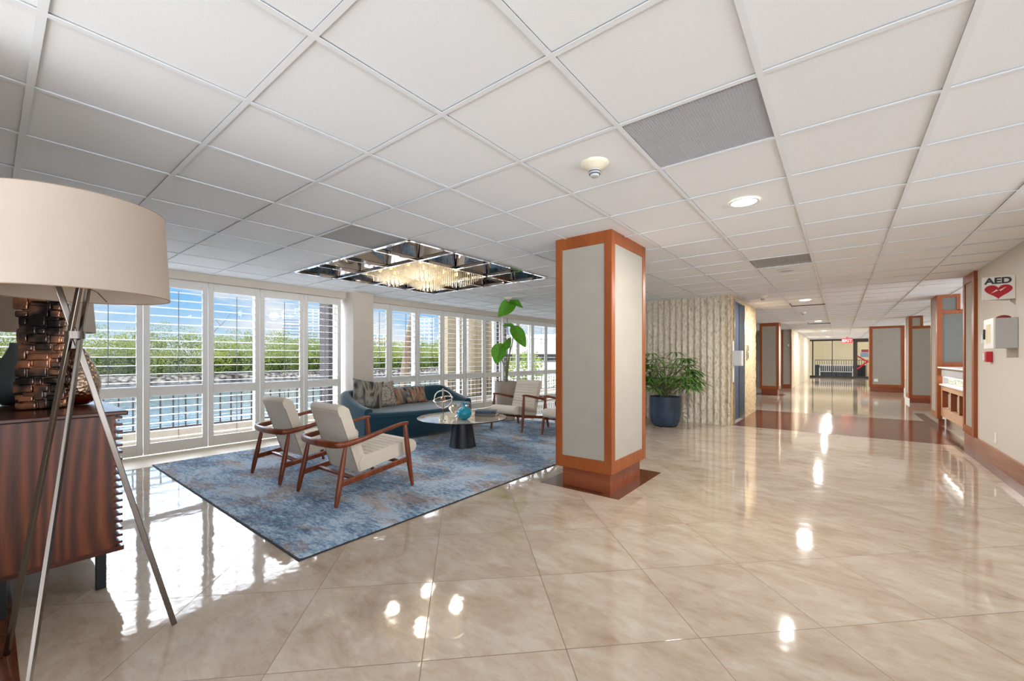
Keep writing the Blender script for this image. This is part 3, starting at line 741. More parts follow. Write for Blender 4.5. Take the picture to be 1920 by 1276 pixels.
for a in (-1, 1):
    for b_ in (-1, 1):
        ox, oy = a*TS/2, b_*TS/2
        rods = MB(); n_ = 15
        for i in range(n_):
            for j in range(n_):
                u = (i+.5)/n_*2-1; v_ = (j+.5)/n_*2-1
                rr = max(abs(u), abs(v_)); ln = .035+.13*(math.cos(u*PI/2)*math.cos(v_*PI/2))**.6+random.uniform(-.012,.012)
                if rr < .35 and (i+j) % 2: continue
                x = ox+u*TS*.46; y = oy+v_*TS*.46
                rods.tube([(x,y,.07),(x,y,-ln)], .0045, 5)
        o = obj('crystal_fringe', rods, M['crystal'], ch, fix=False); o['kind'] = 'stuff'
        obj('lamp_plate', MB().box(ox-.27,ox+.27,oy-.27,oy+.27,.09,.10), M['chrome'], ch)
        for p in (-1,1):
            for q in (-1,1):
                obj('bulb', MB().lathe([(.0005,-.03),(.016,-.022),(.022,0),(.016,.022),(.0005,.03)], 12, (ox+p*.12, oy+q*.12, .045), close=False), mglow, ch, smooth=180)
        lamp('bulb_light', 'POINT', (ox,oy,-.2), 5, (1,.9,.76), .1, parent=ch)

# ------------------------------------------------------------------ rug
def mk_rug():
    m, t, b = base_mat('abstract_blue_rug', rough=.95, spec=.1, sheen=.2)
    v = coords(t, scale=(1,1,1))
    big = noise_(t, coords(t, scale=(.9,1.3,1)), 1.3, 4, .6, .6)
    str_ = noise_(t, coords(t, scale=(2.2,14,1)), 3.0, 4, .7, .3)
    fine = noise_(t, coords(t, scale=(1,1.9,1)), 26, 3, .75)
    mot = noise_(t, coords(t, scale=(1.5,4.5,1)), 5.5, 4, .7, .5)
    f = math_(t, 'ADD', math_(t, 'ADD', math_(t, 'MULTIPLY', big, .55), math_(t, 'MULTIPLY', str_, .2)), math_(t, 'ADD', math_(t, 'MULTIPLY', mot, .25), math_(t, 'MULTIPLY', fine, .34)))
    f = math_(t, 'SUBTRACT', f, .15)
    c = ramp(t, f, [(.34, srgb(30,50,78)), (.43, srgb(66,94,126)), (.50, srgb(118,146,174)), (.57, srgb(172,190,206)), (.68, srgb(150,164,180))])
    warm = noise_(t, coords(t, scale=(1.2,2.0,1), loc=(3,1,0)), 1.6, 4, .65, .8)
    c2 = ramp(t, f, [(.38, srgb(60,56,62)), (.5, srgb(132,118,114)), (.62, srgb(176,160,150))])
    wf = ramp(t, warm, [(.50, (0,0,0,1)), (.60, (.85,.85,.85,1))])
    c = mixc(t, wf, c, c2)
    fl = ramp(t, noise_(t, coords(t, scale=(6,26,1)), 4, 4, .8, .6), [(.58, (0,0,0,1)), (.66, (.75,.75,.75,1))])
    c = mixc(t, fl, c, srgb(44,60,84))
    link(t, c, b.inputs['Base Color'])
    link(t, bump(t, math_(t, 'ADD', math_(t, 'MULTIPLY', fine, .6), str_), .8, .012), b.inputs['Normal'])
    return m
nx_, ny_ = 150, 190; vs = []; fs = []
rx0, rx1, ry0, ry1 = -6.28, -2.615, 1.195, 6.72
for i in range(nx_+1):
    for j in range(ny_+1):
        x = rx0+(rx1-rx0)*i/nx_; y = ry0+(ry1-ry0)*j/ny_
        edge = i in (0,nx_) or j in (0,ny_)
        z_ = .004 if edge else .0105+.003*noise.noise(Vector((x*14,y*22,0)))+random.uniform(-.0012,.0012)
        vs.append((x+4.4,y-3.5,z_))
for i in range(nx_):
    for j in range(ny_):
        a = i*(ny_+1)+j; fs.append((a,a+ny_+1,a+ny_+2,a+1))
rug = thing('area_rug', 'large blue and grey abstract rug under the lounge seating', 'rug', (-4.4,3.5,.0005))
obj('pile', MB().add(vs, fs), mk_rug(), rug, smooth=180)
obj('binding', MB().box(rx0+4.4-.004,rx1+4.4+.004,ry0-3.5-.004,ry1-3.5+.004,0,.006), plain('dark_rug_binding', srgb(40,42,50), .9, .1), rug)
RZ = .0155    # rug top

# ------------------------------------------------------------------ lounge chair
def smoothpath(pts, n=6):
    """Catmull-Rom through pts"""
    P = [Vector(p) for p in pts]; out = []
    for i in range(len(P)-1):
        p0 = P[max(i-1,0)]; p1 = P[i]; p2 = P[i+1]; p3 = P[min(i+2,len(P)-1)]
        for k in range(n):
            s_ = k/n
            out.append(.5*((2*p1)+(-p0+p2)*s_+(2*p0-5*p1+4*p2-p3)*s_**2+(-p0+3*p1-3*p2+p3)*s_**3))
    out.append(P[-1]); return out
def chair(label, loc, rotz, group):
    t_ = thing('lounge_chair', label, 'chair', loc, rotz, group)
    for s_ in (-1, 1):
        # rear and front legs: tapered, fatter in the middle
        rl = [(.338*s_,-.392,0),(.333*s_,-.366,.13),(.326*s_,-.337,.275),(.318*s_,-.297,.49)]
        obj('leg', MB().tube(smoothpath(rl,4), [.011+.0135*math.sin(PI*min(1,(k/12)*.92+.06))**.8 for k in range(13)], 10), M['chairwood'], t_, smooth=60)
        fl_ = [(.335*s_,.392,0),(.332*s_,.365,.16),(.328*s_,.345,.32),(.322*s_,.325,.50),(.320*s_,.315,.60)]
        obj('leg', MB().tube(smoothpath(fl_,4), [.011+.0135*math.sin(PI*min(1,(k/16)*.86+.06))**.8 for k in range(17)], 10), M['chairwood'], t_, smooth=60)
        obj('side_rail', MB().bar((.322*s_,-.345,.175),(.325*s_,.35,.262),.024,.05), M['chairwood'], t_, bevel=.008)
    # arm: one bent rail running round behind the back
    pts = [(.320,.345,.606),(.322,.25,.603),(.328,.05,.565),(.335,-.15,.525),(.325,-.30,.505),(.27,-.375,.505),(.12,-.415,.51),(0,-.425,.512),
           (-.12,-.415,.51),(-.27,-.375,.505),(-.325,-.30,.505),(-.335,-.15,.525),(-.328,.05,.565),(-.322,.25,.603),(-.320,.345,.606)]
    sp = smoothpath(pts, 5)
    obj('arm_rail', MB().tube(sp, [.0155+.003*math.sin(PI*k/(len(sp)-1)) for k in range(len(sp))], 12, flat=[1.0+.75*math.sin(PI*k/(len(sp)-1))**1.5 for k in range(len(sp))], up=(0,0,1)), M['chairwood'], t_, smooth=70)
    obj('cross_rail', MB().bar((-.32,-.20,.19),(.32,-.20,.19),.04,.026), M['chairwood'], t_, bevel=.006)
    obj('cross_rail', MB().bar((-.32,.27,.245),(.32,.27,.245),.04,.026), M['chairwood'], t_, bevel=.006)
    # cushion shell: side profile (y,z), back leaning, rolled top
    hw = .245
    def build(name, proff, half, mat):
        prof0 = proff(1.0); prof1 = proff(0.0)
        n_ = len(prof0); vs = []; fs = []; xs = [(-half,.90),(-half+.006,.97),(-half+.014,1),(-half+.022,1.0001),(half-.022,1.0001),(half-.014,1),(half-.006,.97),(half,.90)]
        c = sum((Vector(p) for p in prof0), Vector((0,0)))/n_
        for x, sc in xs:
            prof = prof0 if sc > 1 else prof1
            for p in prof: 
                q = Vector(p); q = c+(q-c)*(1-(1-sc)*.25); vs.append((x,q.x,q.y))
        for i in range(len(xs)-1):
            for j in range(n_): fs.append((i*n_+j, i*n_+(j+1)%n_, (i+1)*n_+(j+1)%n_, (i+1)*n_+j))
        fs.append(tuple(range(n_-1,-1,-1))); fs.append(tuple((len(xs)-1)*n_+j for j in range(n_)))
        return obj(name, MB().add(vs, fs), mat, t_, smooth=50)
    # back: hand profile. front line from seat joint up to the top, rolled over, down the rear
    nb = 9
    def backprof(am):
        front = []; A = Vector((-.085,.36)); B = Vector((-.235,.79))
        dn = (B-A).normalized(); fn = Vector((dn.y, -dn.x))      # faces forward (+y)
        for i in range(nb*8+1):
            s_ = i/(nb*8); front.append(A.lerp(B, s_)+fn*(.003+.015*(abs(math.sin(PI*nb*s_))**.5 if am else .62)))
        roll = [(-.262,.822),(-.29,.832),(-.318,.825),(-.334,.803),(-.33,.785),(-.318,.779),(-.325,.765),(-.318,.751),(-.305,.745),(-.309,.732),(-.300,.722)]
        if not am: roll = [(-.262,.820),(-.29,.828),(-.314,.82),(-.325,.803),(-.327,.79),(-.326,.779),(-.323,.765),(-.319,.752),(-.314,.742),(-.309,.732),(-.302,.722)]
        return front+[Vector(p) for p in roll+rear]
    rear = [(-.245,.56),(-.19,.40),(-.125,.215),(-.06,.215),(-.045,.27)]
    build('back_cushion', backprof, hw, M['cream'])
    # seat
    ns = 9
    def seatprof(am):
        top = []; A = Vector((-.10,.352)); B = Vector((.41,.425))
        dn = (B-A).normalized(); fn = Vector((-dn.y, dn.x))
        for i in range(ns*8+1):
            s_ = i/(ns*8); top.append(A.lerp(B, s_)+fn*(-.003+.015*(abs(math.sin(PI*ns*s_))**.5 if am else .62)))
        return top+[Vector(p) for p in nose+und]
    nose = [(.45,.428),(.485,.41),(.505,.38),(.508,.345),(.49,.31),(.46,.298)]
    und = [(.2,.272),(-.12,.218),(-.13,.30)]
    build('seat_cushion', seatprof, hw+.012, M['cream'])
    for s_ in (-1,1):
        obj('piping', MB().tube([(s_*(hw-.002),-.128,.216),(s_*(hw-.002),-.22,.49),(s_*(hw-.002),-.302,.725)], .004, 6), M['nickel_piping'], t_)
    return t_
M['nickel_piping'] = plain('grey_piping', srgb(150,142,132), .7, .03)
ch_near = chair('cream channelled lounge chair at the front of the rug, back turned to the viewer', (-3.605,2.18,RZ), 0, 'walnut-framed cream lounge chairs')
def place(src, label, loc, rotz):
    c = copy_tree(src); c.location = loc; c.rotation_euler = (0,0,rotz); c['label'] = label; return c
place(ch_near, 'cream lounge chair next to the shutters, its back to the viewer', (-4.62,2.16,RZ), 0)
place(ch_near, 'cream lounge chair facing the viewer in front of the tall taupe planter', (-4.44,5.84,RZ), PI)
place(ch_near, 'cream lounge chair mostly hidden by the framed column, facing the viewer', (-3.43,5.93,RZ), PI)

# ------------------------------------------------------------------ sofa
def sofa():
    t_ = thing('sofa', 'curved teal velvet sofa with sloping arms under the windows', 'sofa', (-5.9,4.6,RZ))
    ox, oy = -5.9, 4.6
    # plan of outer shell path: left arm front -> back -> right arm front
    path = []
    def P(x,y,h): path.append((Vector((x-ox,y-oy,0)), h))
    P(-5.52,3.47,.47); P(-5.7,3.455,.50); P(-5.9,3.45,.56); P(-6.1,3.455,.63); P(-6.24,3.49,.685); P(-6.33,3.58,.70)
    for k in range(9): P(-6.36-.03*math.sin(PI*k/8),3.75+1.70*k/8,.705)
    P(-6.33,5.62,.70); P(-6.24,5.71,.685); P(-6.1,5.745,.63); P(-5.9,5.75,.56); P(-5.7,5.745,.50); P(-5.52,5.73,.47)
    n_ = len(path); vs = []; fs = []; th = .15
    for i, (p, h) in enumerate(path):
        d = (path[min(i+1,n_-1)][0]-path[max(i-1,0)][0]).normalized(); nin = Vector((-d.y, d.x, 0))
        cen = Vector((-5.5-ox, 0, 0)); 
        if nin.dot(cen-p) < 0: nin = -nin
        sec = [(0,.03),(0,h-.05),(.012,h-.018),(.035,h-.004),(.07,h),(th-.035,h-.006),(th-.01,h-.022),(th,h-.05),(th,.2)]
        vs += [(p.x+nin.x*o, p.y+nin.y*o, z_) for o, z_ in sec]
    m_ = 9
    for i in range(n_-1):
        for j in range(m_): fs.append((i*m_+j, i*m_+(j+1)%m_, (i+1)*m_+(j+1)%m_, (i+1)*m_+j))
    fs.append(tuple(range(m_-1,-1,-1))); fs.append(tuple((n_-1)*m_+j for j in range(m_)))
    obj('back_and_arms', MB().add(vs, fs), M['teal'], t_, smooth=55, bevel=.012, seg=3)
    # seat body with a convex front
    poly = [(-6.28,3.56)]; 
    fr_ = []
    for k in range(25):
        s_ = k/24; y = 3.475+s_*(5.73-3.475); x = -5.53+.46*math.sin(PI*s_)**.75
        fr_.append((x,y))
    poly = [(-6.25,3.6)]+fr_+[(-6.25,5.6)]
    vs = []; fs = []; n_ = len(poly)
    def ring(ins, z_):
        out_ = []
        for x, y in poly:
            c = Vector((-5.9, 4.6)); q = Vector((x,y)); d = (q-c); L_ = d.length; q = c+d*(1-ins/L_); out_.append((q.x-ox, q.y-oy, z_))
        return out_
    for ins, z_ in ((.05,0.0),(.03,.03),(.0,.08),(0,.33),(.008,.375),(.03,.402),(.07,.412),(.3,.418)): vs += ring(ins, z_)
    for i in range(7):
        for j in range(n_): fs.append((i*n_+j, i*n_+(j+1)%n_, (i+1)*n_+(j+1)%n_, (i+1)*n_+j))
    fs.append(tuple(range(n_-1,-1,-1))); fs.append(tuple(7*n_+j for j in range(n_)))
    obj('seat', MB().add(vs, fs), M['teal'], t_, smooth=60)
    obj('welt', MB().tube([(x-ox+.004,y-oy,.352) for x, y in fr_[1:-1]], .004, 6), M['teal'], t_)
    return t_
sofa()
def pillow(name, label, w_, h, th, loc, rot, mat, grp=None):
    n_ = 18; vs = []; fs = []
    for side in (1, -1):
        for i in range(n_+1):
            for j in range(n_+1):
                u = i/n_*2-1; v_ = j/n_*2-1
                k = (1-abs(u)**2.6)*(1-abs(v_)**2.6)
                pin = 1-.10*(1-abs(v_)**2)*abs(u)**4; pin2 = 1-.10*(1-abs(u)**2)*abs(v_)**4
                vs.append((u*w_/2*pin, side*(th/2*max(k,0)**.55+.001), h/2+v_*h/2*pin2))
    m_ = (n_+1)**2
    for sgn in (0, 1):
        for i in range(n_):
            for j in range(n_):
                a = sgn*m_+i*(n_+1)+j; f = (a,a+n_+1,a+n_+2,a+1); fs.append(f if sgn else f[::-1])
    bd = [i*(n_+1) for i in range(n_+1)]+[n_*(n_+1)+j for j in range(1,n_+1)]+[i*(n_+1)+n_ for i in range(n_-1,-1,-1)]+[j for j in range(n_-1,0,-1)]
    for a in range(len(bd)):
        p, q = bd[a], bd[(a+1)%len(bd)]; fs.append((p,q,q+m_,p+m_))
    o = obj(name, MB().add(vs, fs), mat, None, loc, 0, smooth=180); o.rotation_euler = rot
    return tag(o, label, 'pillow', grp)
def mk_marble_fabric(name, cols, sc=2.2, dist=3.0, rot=0):
    m, t, b = base_mat(name, rough=.6, spec=.3)
    v = coords(t, scale=(sc*1.8,sc,sc*.55), rot=(0,rot,0))
    nz = noise_(t, v, 2.6, 2, .45, dist)
    link(t, ramp(t, nz, cols), b.inputs['Base Color']); 
    link(t, bump(t, noise_(t, coords(t), 300, 2), .3, .001), b.inputs['Normal'])
    return m
M['pil1'] = mk_marble_fabric('grey_swirl_fabric', [(.34,srgb(52,52,50)),(.42,srgb(112,110,104)),(.50,srgb(150,150,142)),(.56,srgb(104,92,80)),(.64,srgb(58,60,60))], 1.1, 1.6, .5)
M['pil3'] = mk_marble_fabric('rust_and_blue_swirl_fabric', [(.36,srgb(46,54,68)),(.43,srgb(124,118,112)),(.49,srgb(172,152,132)),(.545,srgb(176,104,64)),(.59,srgb(150,130,112)),(.66,srgb(54,68,88))], 1.5, 1.4, .5)
def mk_dots():
    m, t, b = base_mat('dotted_boucle', rough=.9)
    vo = N(t, 'ShaderNodeTexVoronoi'); setin(vo, Scale=75, Randomness=.6); link(t, coords(t), vo.inputs['Vector'])
    link(t, ramp(t, vo.outputs['Distance'], [(.35, srgb(206,198,188)), (.55, srgb(112,104,98))]), b.inputs['Base Color'])
    link(t, bump(t, vo.outputs['Distance'], .5, .004), b.inputs['Normal']); return m
M['pil2'] = mk_dots()
ST = RZ+.418
pillow('throw_pillow', 'grey satin swirl pillow leaning in the left sofa corner', .50,.50,.15, (-5.93,3.76,ST-.005), (math.radians(-22),math.radians(8),math.radians(68)), M['pil1'])
pillow('throw_pillow', 'dotted taupe pillow overlapping the grey satin one', .44,.44,.13, (-5.90,4.09,ST-.005), (math.radians(-18),math.radians(-5),math.radians(76)), M['pil2'])
pillow('lumbar_pillow', 'rust, grey and blue swirl lumbar pillow in the middle of the sofa', .70,.32,.13, (-6.02,4.74,ST-.005), (math.radians(-20),0,math.radians(88)), M['pil3'])

# ------------------------------------------------------------------ coffee table and what stands on it
TX, TY = -4.16, 4.14
t_ = thing('coffee_table', 'round pale glass-topped coffee table on a black cone base', 'table', (TX,TY,RZ))
obj('pedestal', MB().lathe([(.19,0),(.188,.006),(.125,.385),(.125,.392)], 48), M['cone'], t_, smooth=40)
obj('tabletop', MB().lathe([(.0005,.392),(.60,.392),(.615,.396),(.62,.402),(.615,.407),(.0005,.408)], 72), M['tabletop'], t_, smooth=30)
obj('rim', MB().torus((0,0,.4), .618, .006, n=72), M['cone'], t_, smooth=180)
TZ = RZ+.408
t_ = thing('glass_vase', 'turquoise glass pomegranate vase on the coffee table', 'vase', (-3.98,3.99,TZ+.0005))
mt = base_mat('turquoise_glass', srgb(26,168,204), .04, spec=.8, trans=.35)[0]
obj('body', MB().lathe([(.0005,0),(.045,.002),(.075,.02),(.10,.06),(.102,.09),(.085,.13),(.05,.158),(.024,.168),(.02,.178)], 40), mt, t_, smooth=60)
cr = MB().lathe([(.02,.176),(.018,.19),(.026,.205)], 24, close=False)
for k in range(5):
    a = 2*PI*k/5; cr.tube([(.018*math.cos(a),.018*math.sin(a),.195),(.03*math.cos(a),.03*math.sin(a),.212),(.042*math.cos(a),.042*math.sin(a),.222)], [.008,.009,.005], 8)
obj('crown', cr, mt, t_, smooth=60)
t_ = thing('metal_bowl', 'silver footed bowl behind the turquoise vase', 'bowl', (-4.22,4.12,TZ+.0005))
obj('bowl_shell', MB().lathe([(.0005,.03),(.03,.028),(.09,.055),(.135,.11),(.145,.155),(.138,.155),(.128,.11),(.085,.062),(.0005,.04)], 40), M['silver'], t_, smooth=60)
obj('foot', MB().lathe([(.05,0),(.045,.006),(.02,.02),(.02,.032)], 24), M['silver'], t_, smooth=40)
t_ = thing('ring_sculpture', 'silver interlocking ring sculpture on a thin rod at the table edge', 'sculpture', (-4.12,3.74,TZ+.0005))
obj('base_plate', MB().cyl(0,0,0,.006,.035), M['silver'], t_, smooth=40)
obj('rod', MB().cyl(0,0,.006,.16,.004,10), M['nickel'], t_)
obj('upright', MB().box(-.011,.011,-.011,.011,.15,.42), M['silver'], t_, bevel=.003)
obj('ring', MB().torus((0,0,.28), .115, .0085, Euler((PI/2,0,math.radians(40))).to_matrix().to_4x4()), M['silver'], t_, smooth=180)
obj('ring', MB().torus((0,0,.28), .125, .0085, Euler((math.radians(14),0,0)).to_matrix().to_4x4()), M['silver'], t_, smooth=180)
obj('centre_knot', MB().lathe([(.0005,-.035),(.025,-.02),(.034,0),(.025,.02),(.0005,.035)], 8, (0,0,.28), close=False), base_mat('rose_gold', srgb(206,168,136), .2, 1)[0], t_)
for k, (nm, lb_, z0_, hh, c1, rz_, cat) in enumerate((('hardcover_book','taupe patterned book at the bottom of the two-book stack',0,.038,srgb(120,112,104),.55,0),('hardcover_book','dark blue patterned book on top of the two-book stack',.0385,.036,srgb(26,56,84),.62,0))):
    t_ = thing(nm, lb_, 'book', (-3.98,4.44,TZ+.0005+z0_), rz_, 'books on the coffee table')
    mc, tt, bb = base_mat('book_cover', c1, .45); nn = noise_(tt, coords(tt), 38, 4, .8, 2)
    link(tt, ramp(tt, nn, [(.0,c1),(.485,c1),(.5,srgb(150,160,160)),(.515,c1)]), bb.inputs['Base Color'])
    obj('cover', MB().box(-.15,.15,-.105,.105,0,.003).box(-.15,.15,-.105,.105,hh-.003,hh).box(-.15,-.147,-.105,.105,0,hh).box(-.15,.15,-.105,-.102,.0,hh), mc, t_, bevel=.001)
    obj('pages', MB().box(-.146,.144,-.10,.1,.003,hh-.003), M['sill'], t_)

# ------------------------------------------------------------------ planters
def paddle_leaf(L_, W_, M4, droop=.35, fold=.25, mb=None):
    n_, m_ = 16, 8; vs = []; fs = []
    for i in range(n_+1):
        s_ = i/n_; wd = W_/2*(math.sin(PI*min(1,s_**.75*.96+.03)))**.8
        y = L_*s_; zc = -droop*L_*s_**2
        for j in range(m_+1):
            u = j/m_*2-1
            vs.append((u*wd, y+.02*L_*math.sin(s_*30)*abs(u)*.3, zc+abs(u)*wd*fold*2-.02*abs(u)))
    for i in range(n_):
        for j in range(m_): a = i*(m_+1)+j; fs.append((a,a+1,a+m_+2,a+m_+1))
    mb.add(vs, fs, M4); return mb
# tall banana-like plant in taupe planter
bx, by = -5.22, 6.42
t_ = thing('potted_banana_plant', 'tall banana-leaf plant in a taupe planter behind the facing lounge chair', 'plant', (bx,by,RZ))
obj('planter', MB().lathe([(.15,0),(.165,.01),(.225,.6),(.235,.765),(.222,.765),(.21,.7),(.0005,.69)], 48), M['beigepot'], t_, smooth=40)
obj('soil', MB().cyl(0,0,.69,.715,.212), M['soil'], t_)
# view frame: right = (cos, sin) of camera yaw
rt = Vector((math.cos(.6693), math.sin(.6693), 0)); up_ = Vector((0,0,1)); fw_ = Vector((-math.sin(.6693), math.cos(.6693), 0))
def PV(px, pv, dz=0):   # offsets in metres right and height
    return rt*px+up_*pv+fw_*dz
stems = [([PV(0,.70),PV(.0,1.1),PV(.03,1.6),PV(.01,2.02)],'a'), ([PV(.01,.70),PV(.02,1.1),PV(.12,1.55),PV(.16,1.86)],'b'), ([PV(-.01,.70),PV(-.02,1.0),PV(-.10,1.22),PV(-.14,1.48)],'c'), ([PV(.0,.7),PV(.05,1.2),PV(.08,1.55),PV(.05,1.7)],'d')]
for pts, k in stems: obj('stem', MB().tube(smoothpath(pts,6), [.014*(1-.5*i/18) for i in range(19)], 8), M['stem'], t_, smooth=180)
def leaf_obj(base, tip_dir, nrm_, L_, W_, droop, fold=.2):
    y = tip_dir.normalized(); z_ = (nrm_-y*nrm_.dot(y)).normalized(); x = y.cross(z_)
    M4 = Matrix(((x.x,y.x,z_.x,base.x),(x.y,y.y,z_.y,base.y),(x.z,y.z,z_.z,base.z),(0,0,0,1)))
    o = obj('leaf', paddle_leaf(L_, W_, M4, droop, fold, MB()), M['leaf'], t_, smooth=180, fix=False)
    mr = MB().tube([M4 @ Vector((0,L_*k/8,-droop*L_*(k/8)**2-.002)) for k in range(9)], [.007*(1-.08*k) for k in range(9)], 6)
    obj('midrib', mr, M['stem'], o)
leaf_obj(PV(.16,2.36), PV(-.65,-.55,-.1)*1.0, PV(.25,.55,-.9), .44,.30,.18)
leaf_obj(PV(.0,2.37), PV(1,-.22,.1), PV(.1,.5,-.8), .36,.20,.25,.4)
leaf_obj(PV(.10,1.86), PV(.75,-1,0), PV(.35,.35,-.9), .50,.30,.06)
leaf_obj(PV(-.10,1.52), PV(-.28,-1,0), PV(-.15,.3,-.95), .42,.31,.02)
leaf_obj(PV(-.08,1.40), PV(.65,.9,.1), PV(.4,0,-.9), .30,.16,.05,.5)
leaf_obj(PV(.16,1.86), PV(-1,.12,.1), PV(.0,.6,-.8), .24,.10,.05,.5)

def lady_palm(name, label, loc, pot_mat, pot_prof, ztop, spread, hmax, nst, seed, W=.02, ylim=None):
    random.seed(seed)
    t_ = thing(name, label, 'plant', loc)
    obj('planter', MB().lathe(pot_prof, 48), pot_mat, t_, smooth=40)
    obj('soil', MB().cyl(0,0,ztop-.06,ztop-.04,pot_prof[3][0]*.93), M['soil'], t_)
    st = MB(); lf = MB()
    for k in range(nst):
        a = random.uniform(0,2*PI); q = random.random()
        rad = spread*(.35+.65*math.sqrt(random.random())); h = ztop+.05+(hmax-ztop)*(1-(rad/spread)**1.6*.75)*random.uniform(.35,1)
        base = Vector((random.uniform(-.08,.08), random.uniform(-.08,.08), ztop-.05))
        tip = Vector((math.cos(a)*rad*.8, math.sin(a)*rad*.8, h))
        mid = base.lerp(tip,.5)+Vector((0,0,.12*h))
        st.tube(smoothpath([base, mid, tip], 4), .0045, 5)
        d0 = Vector((math.cos(a), math.sin(a), -.1+.5*random.random())).normalized()
        n_l = random.randint(6,9)
        for j in range(n_l):
            aa = (j/(n_l-1)-.5)*math.radians(200)
            side = d0.cross(Vector((0,0,1))).normalized(); upv = side.cross(d0).normalized()
            dd = (d0*math.cos(aa)+side*math.sin(aa)+Vector((0,0,.1))).normalized()
            L_ = random.uniform(.17,.27)*(spread/.5)**.5; wv = side if abs(math.cos(aa)) > .3 else d0
            wv = dd.cross(Vector((0,0,1))).normalized()
            vs = []; 
            for s_ in range(6):
                f_ = s_/5; p = tip+dd*L_*f_-Vector((0,0,1))*L_*.45*f_**2
                wd = W*(.35+.65*math.sin(PI*min(1,f_*.8+.15)))*(1 if f_ < .99 else .2)
                vs += [p-wv*wd/2+Vector((0,0,.003)), p, p+wv*wd/2+Vector((0,0,.003))]
            fs = []
            for s_ in range(5):
                o_ = s_*3; fs += [(o_,o_+1,o_+4,o_+3),(o_+1,o_+2,o_+5,o_+4)]
            lf.add(vs, fs)
    if ylim:      # fronds bend forward where the wall stands
        for m_ in (st, lf): m_.v = [(x, y if y < ylim*.5 else ylim*(1-.5*math.exp(-(y-ylim*.5)/(ylim*.5))), z_) for x, y, z_ in m_.v]
    obj('stems', st, M['stem'], t_, smooth=180, fix=False); obj('foliage', lf, M['palmleaf'], t_, fix=False)
    return t_
prof = [(.16,0),(.215,.02),(.255,.10),(.27,.22),(.27,.54),(.258,.54),(.25,.48),(.0005,.47)]
lady_palm('potted_lady_palm', 'lady palm in a rounded navy planter before the textured wall', (-2.54,7.76,.0005), M['bluepot'], prof, .54, .72, 1.62, 84, 5, .034, .62)
prof2 = [(.13,0),(.16,.02),(.2,.3),(.21,.42),(.2,.42),(.19,.36),(.0005,.35)]
lady_palm('potted_palm', 'small green palm half hidden by the near framed column', (-4.42,7.75,.0005), M['beigepot'], prof2, .42, .34, 1.25, 34, 9, .022)
random.seed(11)
# side table between the far chairs
t_ = thing('side_table', 'small blue glass side table with a silver orb base behind the facing chairs', 'table', (-4.26,6.96,.0005))
obj('tabletop', MB().lathe([(.0005,.54),(.2,.54),(.205,.55),(.2,.56),(.0005,.56)], 40), base_mat('blue_agate_top', srgb(150,170,196), .1, spec=.7)[0], t_, smooth=30)
obj('orb', MB().lathe([(.0005,.26)]+[(.1*math.sin(PI*k/10),.36-.1*math.cos(PI*k/10)) for k in range(1,10)]+[(.0005,.46)], 28), M['steel'], t_, smooth=180)
obj('cradle', MB().torus((0,0,.36), .13, .014, Euler((PI/2,0,.7)).to_matrix().to_4x4()), M['black'], t_, smooth=180)
obj('pedestal', MB().cyl(0,0,0,.02,.14,30).cyl(0,0,.02,.24,.02,12).cyl(0,0,.47,.54,.02,12), M['black'], t_, smooth=40)

# ------------------------------------------------------------------ sideboard
SX1 = -3.10; SX0 = -5.0; SY0, SY1 = .015, .425; SZ0, SZ1 = .205, .962
t_ = thing('sideboard', 'dark walnut sideboard with slatted front at the left edge', 'sideboard', (SX1,0,0))
LX = SX0-SX1
obj('end_panel', MB().box(-.022,0,SY0+.012,SY1-.008,SZ0+.012,SZ1-.026), M['walnut'], t_)
obj('end_panel', MB().box(LX,LX+.022,SY0+.012,SY1-.008,SZ0+.012,SZ1-.026), M['walnut'], t_)
obj('top_panel', MB().box(LX-.02,.018,SY0-.01,SY1+.06,SZ1-.024,SZ1), M['walnut_dark'], t_, bevel=.006)
obj('bottom_panel', MB().box(LX,.004,SY0,SY1+.045,SZ0-.008,SZ0+.016), M['walnut_dark'], t_, bevel=.003)
obj('carcass', MB().box(LX+.022,-.022,SY0+.012,SY1-.008,SZ0+.016,SZ1-.026), M['walnut_dark'], t_)
sl = MB()
n_s = 19
for k in range(n_s):
    z_ = SZ0+.03+(SZ1-SZ0-.075)*k/(n_s-1); sl.box(LX+.02,-.002,SY1+.004,SY1+.04,z_,z_+.013)
obj('door_slats', sl, M['walnut_dark'], t_, bevel=.002)
obj('door_back', MB().box(LX+.02,-.004,SY1-.008,SY1+.012,SZ0+.016,SZ1-.026), M['walnut'], t_)
for x, y in ((-.06,.385),(-.06,.04),(LX+.06,.385),(LX+.06,.04)):
    obj('leg', MB().box(x-.022,x+.022,y-.02,y+.02,.0005,SZ0-.006), M['black'], t_, bevel=.002)
